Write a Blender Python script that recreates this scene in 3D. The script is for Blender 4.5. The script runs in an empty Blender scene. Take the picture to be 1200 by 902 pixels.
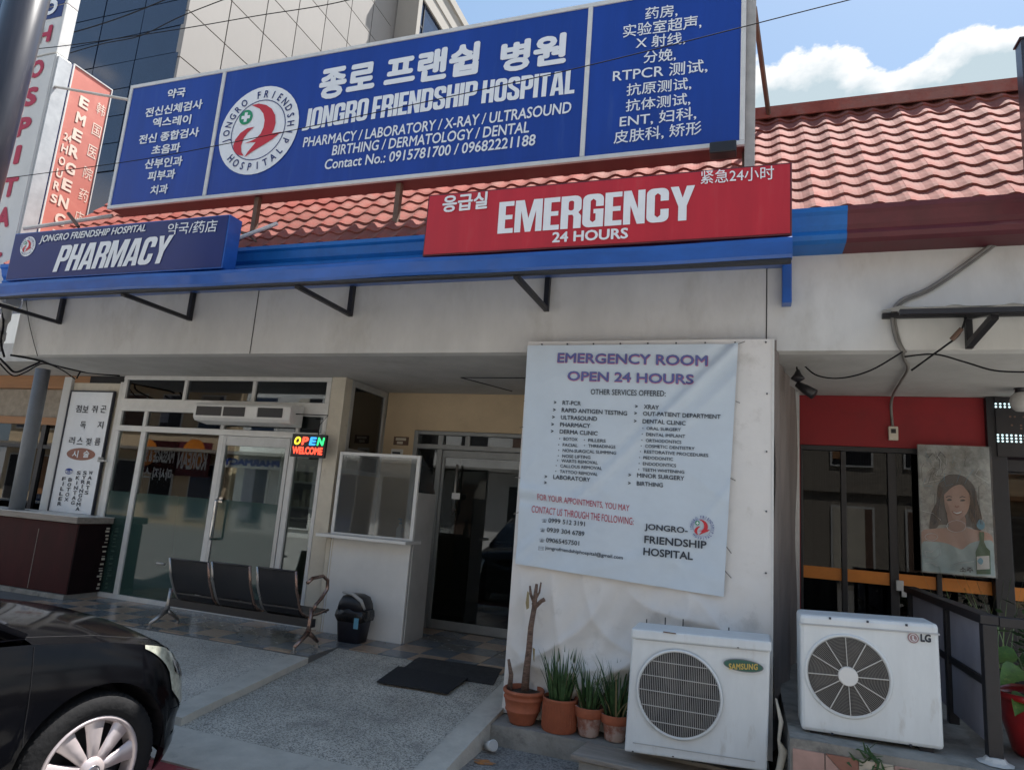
import bpy, bmesh, math, random
from mathutils import Vector, Matrix
from mathutils.geometry import tessellate_polygon
random.seed(7)
R = math.radians
S = bpy.context.scene
C = S.collection

# ------------------------------------------------------------------ camera
YAW, PITCH, ROLL, FPX, EYE = -19.61983964, 10.38385313, 4.33969412, 788.193, 1.65
_y, _p, _r = R(YAW), R(PITCH), R(ROLL)
FW = Vector((math.sin(_y)*math.cos(_p), math.cos(_y)*math.cos(_p), math.sin(_p)))
_rt = Vector((math.cos(_y), -math.sin(_y), 0)); _up = _rt.cross(FW)
RT = math.cos(_r)*_rt + math.sin(_r)*_up
UP = -math.sin(_r)*_rt + math.cos(_r)*_up
cam = bpy.data.objects.new('camera', bpy.data.cameras.new('camera')); C.objects.link(cam)
cam.matrix_world = Matrix(((RT.x, UP.x, -FW.x, 0), (RT.y, UP.y, -FW.y, 0), (RT.z, UP.z, -FW.z, EYE), (0, 0, 0, 1)))
cam.data.sensor_fit = 'HORIZONTAL'; cam.data.sensor_width = 36; cam.data.lens = 36*FPX/1200
cam.data.clip_start = .05; cam.data.clip_end = 3000
S.camera = cam

# ------------------------------------------------------------------ light
SUN_EL, SUN_AZ = 64, 30          # azimuth from +Y (behind the building) towards +X
W = bpy.data.worlds.new('World'); S.world = W; W.use_nodes = True
nt = W.node_tree; N = nt.nodes; L = nt.links
bg = N['Background']; bg.inputs['Strength'].default_value = .05
sky = N.new('ShaderNodeTexSky'); sky.sky_type = 'NISHITA'; sky.sun_disc = False
sky.sun_elevation = R(SUN_EL); sky.sun_rotation = R(SUN_AZ); sky.air_density = 1.3; sky.dust_density = 1.2
tc = N.new('ShaderNodeTexCoord')
def wmath(op, a, b=None, clamp=False):
    n = N.new('ShaderNodeMath'); n.operation = op; n.use_clamp = clamp
    for i, v in enumerate((a, b)):
        if v is None: continue
        if isinstance(v, (int, float)): n.inputs[i].default_value = v
        else: L.new(v, n.inputs[i])
    return n.outputs[0]
def wnoise(scale, detail, rough, zs=1.6):
    mp = N.new('ShaderNodeMapping'); mp.inputs['Scale'].default_value = (1, 1, zs)
    L.new(tc.outputs['Generated'], mp.inputs['Vector'])
    n = N.new('ShaderNodeTexNoise'); n.inputs['Scale'].default_value = scale
    n.inputs['Detail'].default_value = detail; n.inputs['Roughness'].default_value = rough
    L.new(mp.outputs[0], n.inputs['Vector']); return n.outputs['Fac']
sep = N.new('ShaderNodeSeparateXYZ'); L.new(tc.outputs['Generated'], sep.inputs[0])
def bump_dir(px, py, width):
    d = (FW + RT*((px-600)/FPX) + UP*((451-py)/FPX)).normalized()
    vm = N.new('ShaderNodeVectorMath'); vm.operation = 'DISTANCE'; vm.inputs[1].default_value = d
    L.new(tc.outputs['Generated'], vm.inputs[0])
    return wmath('SUBTRACT', 1, wmath('DIVIDE', vm.outputs['Value'], width), True)
n1 = wnoise(13, 9, .58); n2 = wnoise(2.2, 3, .5); n3 = wnoise(9, 6, .55, 1.2)
low = wmath('MINIMUM', wmath('MULTIPLY', wmath('SUBTRACT', .40, sep.outputs[2]), 1.6), .10)
dens = wmath('ADD', wmath('MULTIPLY', wmath('SUBTRACT', n1, .52), 1.7), low)
dens = wmath('ADD', dens, wmath('MULTIPLY', wmath('SUBTRACT', n2, .5), .25))
for (px, py, w_, k) in ((905, 118, .085, .75), (960, 108, .075, .75), (1015, 118, .070, .70), (1075, 140, .07, .65), (1140, 92, .085, .85), (1185, 112, .075, .8), (1235, 120, .11, .7), (860, 130, .1, .6)):
    dens = wmath('ADD', dens, wmath('MULTIPLY', bump_dir(px, py, w_), k))
hazy = wmath('MULTIPLY', wmath('SUBTRACT', n2, .36), 1.3, True)
cl = wmath('MULTIPLY', dens, 8.5, True)
shade = wmath('MULTIPLY', wmath('ADD', wmath('SUBTRACT', dens, .30), wmath('MULTIPLY', wmath('SUBTRACT', n3, .5), 1.2)), 2.0, True)
mixc = N.new('ShaderNodeMixRGB'); mixc.inputs[1].default_value = (8.0, 8.05, 8.1, 1); mixc.inputs[2].default_value = (4.3, 5.2, 5.7, 1)
L.new(shade, mixc.inputs[0])
mixh = N.new('ShaderNodeMixRGB'); mixh.inputs[2].default_value = (3.1, 5.0, 7.6, 1)
L.new(wmath('ADD', wmath('MULTIPLY', hazy, .35), .42), mixh.inputs[0]); L.new(sky.outputs[0], mixh.inputs[1])
mixs = N.new('ShaderNodeMixRGB'); L.new(cl, mixs.inputs[0]); L.new(mixh.outputs[0], mixs.inputs[1]); L.new(mixc.outputs[0], mixs.inputs[2])
L.new(mixs.outputs[0], bg.inputs['Color'])
sun = bpy.data.objects.new('sun', bpy.data.lights.new('sun', 'SUN')); C.objects.link(sun)
sun.data.energy = 5.0; sun.data.angle = R(.6); sun.data.color = (1, .965, .91)
sd = Vector((math.sin(R(SUN_AZ))*math.cos(R(SUN_EL)), math.cos(R(SUN_AZ))*math.cos(R(SUN_EL)), math.sin(R(SUN_EL))))
sun.rotation_euler = sd.to_track_quat('Z', 'Y').to_euler()
S.view_settings.view_transform = 'Standard'; S.view_settings.look = 'None'
S.view_settings.exposure = 1.45; S.view_settings.gamma = 1

# ------------------------------------------------------------------ placing
def ray(px, py): return FW + RT*((px-600)/FPX) + UP*((451-py)/FPX)
def at(px, py, Y=None, X=None, Z=None):
    d = ray(px, py)
    t = Y/d.y if Y is not None else (X/d.x if X is not None else (Z-EYE)/d.z)
    return Vector((0, 0, EYE)) + d*t

# ------------------------------------------------------------------ materials
def mat(name, col, rough=.6, metal=0, vary=.12, scale=6, bump=0, bscale=40, spec=None, coat=0, dirt=None, stretch=(1, 1, 1), rnd=0):
    m = bpy.data.materials.new(name); m.use_nodes = True
    nt = m.node_tree; N = nt.nodes; L = nt.links; b = N['Principled BSDF']
    b.inputs['Roughness'].default_value = rough; b.inputs['Metallic'].default_value = metal
    if spec is not None: b.inputs['Specular IOR Level'].default_value = spec
    if coat: b.inputs['Coat Weight'].default_value = coat; b.inputs['Coat Roughness'].default_value = .04
    tc = N.new('ShaderNodeTexCoord'); mp = N.new('ShaderNodeMapping'); mp.inputs['Scale'].default_value = stretch
    L.new(tc.outputs['Object'], mp.inputs[0])
    n = N.new('ShaderNodeTexNoise'); n.inputs['Scale'].default_value = scale; n.inputs['Detail'].default_value = 8; n.inputs['Roughness'].default_value = .65
    L.new(mp.outputs[0], n.inputs['Vector'])
    rp = N.new('ShaderNodeValToRGB'); rp.color_ramp.elements[0].position = .3; rp.color_ramp.elements[1].position = .7
    lo = [max(0, c*(1-vary)) for c in col]; hi = [min(1, c*(1+vary*.6)) for c in col]
    rp.color_ramp.elements[0].color = (*lo, 1); rp.color_ramp.elements[1].color = (*hi, 1)
    L.new(n.outputs['Fac'], rp.inputs[0]); out = rp.outputs[0]
    if dirt:
        dcol, dsc, thr, amt = dirt
        n2 = N.new('ShaderNodeTexNoise'); n2.inputs['Scale'].default_value = dsc; n2.inputs['Detail'].default_value = 10; n2.inputs['Roughness'].default_value = .7
        L.new(mp.outputs[0], n2.inputs['Vector'])
        r2 = N.new('ShaderNodeValToRGB'); r2.color_ramp.elements[0].position = thr; r2.color_ramp.elements[1].position = min(1, thr+.14)
        r2.color_ramp.elements[0].color = (0, 0, 0, 1); r2.color_ramp.elements[1].color = (amt, amt, amt, 1)
        L.new(n2.outputs['Fac'], r2.inputs[0])
        mx = N.new('ShaderNodeMixRGB'); mx.inputs[2].default_value = (*dcol, 1)
        L.new(r2.outputs[0], mx.inputs[0]); L.new(out, mx.inputs[1]); out = mx.outputs[0]
    if rnd:
        oi = N.new('ShaderNodeObjectInfo'); mr = N.new('ShaderNodeMapRange'); mr.inputs['To Min'].default_value = 1-rnd; mr.inputs['To Max'].default_value = 1+rnd*.7
        L.new(oi.outputs['Random'], mr.inputs[0]); mv = N.new('ShaderNodeMixRGB'); mv.blend_type = 'MULTIPLY'; mv.inputs[0].default_value = 1
        L.new(out, mv.inputs[1]); L.new(mr.outputs[0], mv.inputs[2]); out = mv.outputs[0]
    L.new(out, b.inputs['Base Color'])
    rr = N.new('ShaderNodeMapRange'); rr.inputs['To Min'].default_value = max(0, rough-.08); rr.inputs['To Max'].default_value = min(1, rough+.1)
    L.new(n.outputs['Fac'], rr.inputs[0]); L.new(rr.outputs[0], b.inputs['Roughness'])
    if bump:
        nb = N.new('ShaderNodeTexNoise'); nb.inputs['Scale'].default_value = bscale; nb.inputs['Detail'].default_value = 5
        L.new(mp.outputs[0], nb.inputs['Vector'])
        bn = N.new('ShaderNodeBump'); bn.inputs['Strength'].default_value = bump; bn.inputs['Distance'].default_value = .02
        L.new(nb.outputs['Fac'], bn.inputs['Height']); L.new(bn.outputs[0], b.inputs['Normal'])
    return m
def glass(name, tint, gloss=1.2, rough=.01, film=None, film_amt=0):
    m = bpy.data.materials.new(name); m.use_nodes = True
    nt = m.node_tree; N = nt.nodes; L = nt.links; N.remove(N['Principled BSDF']); o = N['Material Output']
    t = N.new('ShaderNodeBsdfTransparent'); t.inputs[0].default_value = (*tint, 1)
    g = N.new('ShaderNodeBsdfGlossy'); g.inputs['Roughness'].default_value = rough; g.inputs['Color'].default_value = (.95, .97, 1, 1)
    f = N.new('ShaderNodeFresnel'); f.inputs[0].default_value = 1.5
    k = N.new('ShaderNodeMath'); k.operation = 'MULTIPLY'; k.use_clamp = True; k.inputs[1].default_value = gloss; L.new(f.outputs[0], k.inputs[0])
    base = t.outputs[0]
    if film:
        d = N.new('ShaderNodeBsdfDiffuse'); d.inputs[0].default_value = (*film, 1)
        mx = N.new('ShaderNodeMixShader'); mx.inputs[0].default_value = film_amt; L.new(base, mx.inputs[1]); L.new(d.outputs[0], mx.inputs[2]); base = mx.outputs[0]
    mx = N.new('ShaderNodeMixShader'); L.new(k.outputs[0], mx.inputs[0]); L.new(base, mx.inputs[1]); L.new(g.outputs[0], mx.inputs[2])
    L.new(mx.outputs[0], o.inputs['Surface'])
    return m
def emit(name, col, s):
    m = bpy.data.materials.new(name); m.use_nodes = True; b = m.node_tree.nodes['Principled BSDF']
    b.inputs['Base Color'].default_value = (*col, 1); b.inputs['Emission Color'].default_value = (*col, 1); b.inputs['Emission Strength'].default_value = s
    return m
def terrazzo(name, base, dark, light, sc=55, dirt=.25, bump=.25):
    m = bpy.data.materials.new(name); m.use_nodes = True
    nt = m.node_tree; N = nt.nodes; L = nt.links; b = N['Principled BSDF']; b.inputs['Roughness'].default_value = .85
    tc = N.new('ShaderNodeTexCoord')
    v = N.new('ShaderNodeTexNoise'); v.inputs['Scale'].default_value = sc; v.inputs['Detail'].default_value = 3; v.inputs['Roughness'].default_value = .75
    L.new(tc.outputs['Object'], v.inputs['Vector'])
    rp = N.new('ShaderNodeValToRGB'); e = rp.color_ramp.elements
    e[0].position = .36; e[0].color = (*dark, 1); e[1].position = .66; e[1].color = (*light, 1)
    x = e.new(.47); x.color = (*base, 1); L.new(v.outputs['Fac'], rp.inputs[0])
    n = N.new('ShaderNodeTexNoise'); n.inputs['Scale'].default_value = 1.6; n.inputs['Detail'].default_value = 9; n.inputs['Roughness'].default_value = .7
    L.new(tc.outputs['Object'], n.inputs['Vector'])
    mr = N.new('ShaderNodeMapRange'); mr.inputs['From Min'].default_value = .3; mr.inputs['From Max'].default_value = .7; mr.inputs['To Min'].default_value = 1-dirt; mr.inputs['To Max'].default_value = 1.1
    L.new(n.outputs['Fac'], mr.inputs[0])
    mx = N.new('ShaderNodeMixRGB'); mx.blend_type = 'MULTIPLY'; mx.inputs[0].default_value = 1; L.new(rp.outputs[0], mx.inputs[1])
    L.new(mr.outputs[0], mx.inputs[2])
    vo = N.new('ShaderNodeTexVoronoi'); vo.inputs['Scale'].default_value = sc*1.1; L.new(tc.outputs['Object'], vo.inputs['Vector'])
    sp = N.new('ShaderNodeSeparateColor'); L.new(vo.outputs['Color'], sp.inputs[0])
    pr = N.new('ShaderNodeValToRGB'); pr.color_ramp.elements[0].position = .76; pr.color_ramp.elements[1].position = .82; pr.color_ramp.elements[1].color = (.6, .6, .6, 1)
    L.new(sp.outputs[0], pr.inputs[0])
    pd = N.new('ShaderNodeMixRGB'); pd.inputs[2].default_value = (dark[0]*.55, dark[1]*.55, dark[2]*.6, 1); L.new(pr.outputs[0], pd.inputs[0]); L.new(mx.outputs[0], pd.inputs[1])
    n3 = N.new('ShaderNodeTexNoise'); n3.inputs['Scale'].default_value = 3.3; n3.inputs['Detail'].default_value = 12; n3.inputs['Roughness'].default_value = .75; L.new(tc.outputs['Object'], n3.inputs['Vector'])
    r3 = N.new('ShaderNodeValToRGB'); r3.color_ramp.elements[0].position = .56; r3.color_ramp.elements[1].position = .70; r3.color_ramp.elements[1].color = (.6, .6, .6, 1); L.new(n3.outputs['Fac'], r3.inputs[0])
    st = N.new('ShaderNodeMixRGB'); st.inputs[2].default_value = (dark[0]*1.1, dark[1]*1.05, dark[2], 1); L.new(r3.outputs[0], st.inputs[0]); L.new(pd.outputs[0], st.inputs[1])
    L.new(st.outputs[0], b.inputs['Base Color'])
    bn = N.new('ShaderNodeBump'); bn.inputs['Strength'].default_value = bump; bn.inputs['Distance'].default_value = .01
    L.new(v.outputs['Fac'], bn.inputs['Height']); L.new(bn.outputs[0], b.inputs['Normal'])
    return m

M = {}
M['plaster'] = mat('white_plaster', (.63, .625, .60), .8, vary=.12, scale=2.5, bump=.14, bscale=14, dirt=((.38, .36, .32), 1.3, .52, .42), stretch=(1.0, 1, .45))
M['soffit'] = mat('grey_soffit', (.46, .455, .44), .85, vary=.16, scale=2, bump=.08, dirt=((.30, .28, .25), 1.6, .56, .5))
M['cream'] = mat('cream_wall', (.60, .47, .31), .75, vary=.1, scale=3, bump=.06, dirt=((.35, .27, .19), 2.5, .6, .3))
M['creamtrim'] = mat('cream_trim', (.62, .57, .47), .6, vary=.14, scale=5, dirt=((.35, .3, .24), 5, .58, .5))
M['blue'] = mat('blue_sign_face', (.006, .047, .31), .32, vary=.18, scale=1.6, spec=.4, dirt=((.045, .10, .34), 4, .56, .35), stretch=(2.5, 1, .22), bump=.04, bscale=1.5)
M['navy'] = mat('navy_sign_face', (.006, .018, .14), .3, vary=.1, scale=2, spec=.5)
M['red'] = mat('red_sign_face', (.50, .016, .030), .42, vary=.16, scale=2, dirt=((.40, .06, .06), 4, .56, .4), stretch=(2.5, 1, .3), bump=.04, bscale=1.5)
M['bluepaint'] = mat('blue_painted_metal', (.014, .095, .38), .35, vary=.25, scale=5, coat=.3, bump=.05, bscale=8, dirt=((.2, .24, .3), 10, .68, .5), stretch=(.5, 1, 1))
M['bluegutter'] = mat('blue_gutter_paint', (.005, .14, .46), .45, vary=.2, scale=6, dirt=((.02, .05, .12), 6, .6, .5))
M['maroon'] = mat('maroon_gutter_paint', (.115, .018, .024), .5, vary=.25, scale=5, dirt=((.2, .1, .09), 7, .63, .4))
M['tile'] = mat('salmon_roof_paint', (.27, .078, .062), .85, vary=.28, scale=3.2, bump=.15, spec=.15, dirt=((.24, .135, .115), 2.0, .46, .7), rnd=.2)
M['white'] = mat('white_print', (.80, .83, .86), .45, vary=.05, scale=8)
M['whiteframe'] = mat('white_aluminium_frame', (.66, .66, .64), .4, vary=.1, scale=8, dirt=((.4, .38, .34), 8, .62, .4))
M['alu'] = mat('dull_aluminium', (.48, .49, .49), .4, metal=.35, vary=.12, scale=10)
M['black'] = mat('black_painted_steel', (.016, .016, .02), .45, vary=.3, scale=12)
M['ink'] = mat('dark_ink', (.03, .035, .05), .6, vary=.05)
M['tarp'] = mat('white_tarpaulin', (.72, .705, .68), .5, vary=.06, scale=3, bump=.35, bscale=4.5, dirt=((.40, .38, .34), 3.2, .56, .45))
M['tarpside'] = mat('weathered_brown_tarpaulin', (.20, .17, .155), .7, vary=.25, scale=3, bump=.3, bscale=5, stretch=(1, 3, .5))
M['banner'] = mat('pale_blue_vinyl', (.56, .645, .72), .42, vary=.05, scale=4, bump=.3, bscale=4)
M['terra'] = mat('terracotta', (.36, .105, .05), .75, vary=.2, scale=14, bump=.15, bscale=60, dirt=((.45, .27, .2), 9, .6, .4))
M['terraold'] = mat('limescaled_terracotta', (.30, .12, .08), .85, vary=.25, scale=14, bump=.2, dirt=((.52, .42, .38), 9, .43, .85))
M['soil'] = mat('potting_soil', (.05, .035, .025), .95, vary=.4, scale=40, bump=.6, bscale=60)
M['leafdark'] = mat('spiky_leaf_green', (.060, .125, .045), .5, vary=.7, scale=22, dirt=((.2, .21, .09), 30, .6, .7))
M['leaf'] = mat('caladium_leaf_green', (.09, .19, .035), .45, vary=.35, scale=26, dirt=((.3, .32, .1), 30, .55, .6))
M['leafdry'] = mat('dry_leaf', (.30, .24, .12), .7, vary=.3, scale=20)
M['bark'] = mat('dry_bark', (.22, .14, .105), .9, vary=.6, scale=30, bump=1, bscale=55, stretch=(1, 1, 3), dirt=((.42, .33, .25), 14, .55, .6))
M['acwhite'] = mat('painted_ac_casing', (.68, .72, .735), .38, vary=.08, scale=4, dirt=((.40, .37, .32), 5, .58, .45), stretch=(2, 1, .5), bump=.03, bscale=3)
M['darkin'] = mat('void_shade', (.02, .02, .022), .8)  # near-black colour standing in for the shade inside openings
M['concrete'] = mat('grey_concrete', (.27, .26, .235), .9, vary=.3, scale=6, bump=.35, bscale=30, dirt=((.09, .085, .08), 3.5, .53, .75))
M['lightconcrete'] = mat('pale_worn_concrete', (.50, .465, .405), .9, vary=.2, scale=5, bump=.3, bscale=50, dirt=((.16, .15, .14), 2.5, .56, .6))
M['road'] = terrazzo('worn_concrete_road', (.27, .26, .245), (.13, .13, .125), (.38, .37, .35), 60, .4)
M['ramp'] = terrazzo('pebble_washed_concrete', (.50, .465, .40), (.17, .16, .145), (.70, .655, .57), 98, .42, .6)
M['slab'] = terrazzo('fine_pebble_slab', (.52, .48, .415), (.28, .26, .23), (.66, .615, .54), 110, .35, .4)
M['redpaint'] = mat('red_kerb_paint', (.27, .04, .045), .8, vary=.35, scale=12, bump=.3, dirt=((.3, .27, .25), 7, .55, .6))
M['tileblue'] = mat('blue_grey_floor_tile', (.17, .185, .20), .2, vary=.25, scale=9)
M['tilebrown'] = mat('tan_floor_tile', (.44, .32, .235), .2, vary=.25, scale=9)
M['tilegrey'] = mat('stone_floor_tile', (.2, .19, .175), .25, vary=.25, scale=9)
M['grout'] = mat('grout', (.13, .125, .12), .9)
M['mat'] = mat('black_rubber', (.016, .017, .02), .85, vary=.4, scale=30, bump=.6, bscale=120)
M['wood'] = mat('weathered_board', (.30, .265, .23), .85, vary=.3, scale=9, bump=.4, stretch=(.3, 3, 3))
M['counter'] = mat('dark_wine_panel', (.045, .010, .011), .6, spec=.15, vary=.4, scale=5, dirt=((.12, .08, .07), 7, .66, .5), stretch=(1, 1, .4))
M['counterdark'] = mat('shaded_wine_panel', (.014, .006, .007), .6, spec=.15, vary=.4, scale=5)  # darker copy of the counter panel; side shade put into the colour
M['steelpole'] = mat('grey_painted_pipe', (.16, .175, .19), .45, vary=.15, scale=7)
M['darkpole'] = mat('black_painted_post', (.030, .028, .036), .32, vary=.3, scale=5, coat=.3, stretch=(4, 4, .3), dirt=((.14, .12, .12), 6, .6, .5))
M['pvc'] = mat('grey_pvc', (.42, .41, .385), .5, vary=.2, scale=8)
M['cable'] = mat('black_cable', (.012, .012, .014), .8, spec=.2)
M['greycable'] = mat('grey_conduit', (.20, .19, .175), .6, vary=.2)
M['redwall'] = mat('crimson_wall', (.25, .007, .012), .6, vary=.2, scale=3, dirt=((.2, .015, .02), 3, .56, .5))
M['orange'] = mat('orange_film', (.62, .20, .02), .45, vary=.15, scale=4)
M['greypanel'] = mat('grey_board', (.30, .305, .36), .6, vary=.14, scale=4)
M['carpaint'] = mat('black_car_paint', (.0025, .0025, .0035), .085, vary=.05, scale=.6, spec=.2)
M['chrome'] = mat('chrome', (.75, .75, .76), .12, metal=1, vary=.05)
M['bronze'] = mat('brown_chrome', (.30, .20, .165), .25, metal=.8, vary=.2, scale=6)
M['steelleg'] = mat('worn_steel', (.42, .40, .38), .28, metal=.85, vary=.2, scale=6)
M['alloy'] = mat('silver_hubcap', (.55, .48, .48), .36, metal=.5, vary=.12, scale=6)
M['rubber'] = mat('tyre_rubber', (.012, .012, .013), .85, spec=.2, vary=.3, scale=12, bump=.2)
M['trim'] = mat('black_plastic', (.018, .018, .022), .4, vary=.2)
M['meshblack'] = mat('perforated_black_steel', (.018, .018, .021), .38, vary=.2, scale=9)
M['bin'] = mat('navy_plastic_bin', (.022, .024, .036), .4, vary=.25, scale=9)
M['bag'] = mat('black_bin_bag', (.012, .012, .014), .25, vary=.3, bump=.9, bscale=22)
M['beige'] = mat('beige_cladding', (.225, .21, .195), .6, vary=.07, scale=.5, dirt=((.22, .2, .185), .4, .56, .5), rnd=.06)
M['joint'] = mat('dark_joint', (.05, .048, .045), .8)
M['curtain'] = mat('blue_curtain_glass', (.014, .026, .06), .06, metal=0, vary=.25, scale=.3, spec=.9)
M['rust'] = mat('rusty_steel', (.15, .09, .065), .7, vary=.3, scale=12)
M['stone'] = mat('stone_cladding', (.30, .265, .22), .85, vary=.3, scale=9, bump=.5)
M['neighwood'] = mat('varnished_fascia', (.33, .165, .075), .6, vary=.2, scale=6, stretch=(.3, 1, 4))
M['green'] = mat('emblem_green', (.01, .27, .12), .5, vary=.05)
M['emred'] = mat('emblem_red', (.55, .02, .035), .45, vary=.05)
M['salmon'] = mat('faded_red_vinyl', (.52, .16, .12), .5, vary=.12, scale=2, dirt=((.6, .27, .2), 2, .52, .5))
M['salmontext'] = mat('faded_peach_print', (.72, .58, .48), .5, vary=.06)
M['lightbox'] = mat('white_acrylic_sign', (.60, .60, .58), .4, vary=.08, scale=3, dirt=((.42, .41, .37), 4, .6, .4))
M['maroontext'] = mat('crimson_print', (.42, .02, .06), .5, vary=.05)
M['skin'] = mat('poster_skin_print', (.44, .27, .215), .35, vary=.12, scale=10)
M['hair'] = mat('poster_hair_print', (.035, .028, .027), .35, vary=.2, scale=20)
M['skinshade'] = mat('poster_shaded_skin_print', (.33, .19, .15), .35, vary=.15, scale=14); M['hairlight'] = mat('poster_brown_hair_print', (.14, .10, .09), .4)
M['dress'] = mat('poster_dress_print', (.33, .45, .47), .35, vary=.12, scale=10)
M['posterbg'] = mat('poster_grey_print', (.27, .29, .28), .3, vary=.6, scale=11, dirt=((.50, .52, .51), 7, .50, .7))
M['bottle'] = mat('poster_bottle_print', (.015, .09, .035), .3, vary=.2)
M['posterblue'] = mat('poster_blue_print', (.12, .33, .46), .35)
M['brownoval'] = mat('brown_oval_print', (.30, .13, .09), .5)
M['whiteplastic'] = mat('white_plastic', (.72, .72, .70), .4, vary=.05)
M['stain'] = mat('orange_stain', (.5, .2, .06), .7, vary=.4, scale=30, dirt=((.2, .19, .18), 20, .5, .9))
M['mos1'] = mat('rose_mosaic_tile', (.42, .26, .22), .4, vary=.15, scale=12)
M['mos2'] = mat('rust_mosaic_tile', (.28, .115, .08), .4, vary=.2, scale=12)
M['mos3'] = mat('cream_mosaic_tile', (.52, .46, .38), .4, vary=.12, scale=12)
M['redpot'] = mat('glossy_red_pot', (.33, .012, .014), .3, vary=.15, scale=6, coat=.4)
M['glass'] = glass('clear_shop_glass', (.62, .68, .66), 1.6)
M['darkglass'] = glass('dark_tinted_glass', (.26, .29, .30), 1.5)
M['frost'] = glass('frosted_green_film', (.30, .42, .38), 1.2, .05, (.045, .09, .078), .74)
M['restglass'] = glass('dark_restaurant_glass', (.18, .19, .19), .65)
M['plexi'] = glass('dusty_plexiglass', (.72, .74, .74), 1.4, .03, (.4, .42, .42), .10)
M['posterfilm'] = glass('wrinkled_clear_film', (.95, .95, .95), 1.0, .15, (.5, .52, .52), .03)
M['lensglass'] = glass('clear_lamp_lens', (.85, .87, .85), 1.6, .02)
M['tube'] = emit('fluorescent_tube', (.95, 1, .95), 4)
M['ledwhite'] = emit('led_white', (.6, .85, .9), .55)
M['ledred'] = emit('led_red', (1, .10, .05), .55)
M['ledblue'] = emit('led_blue', (.05, .4, 1), .45)
M['ledyellow'] = emit('led_yellow', (1, .8, .05), .5)
M['ledgreen'] = emit('led_green', (.05, .9, .3), .4)
M['neonblue'] = emit('neon_blue', (.01, .03, 1), 1.2)

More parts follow.
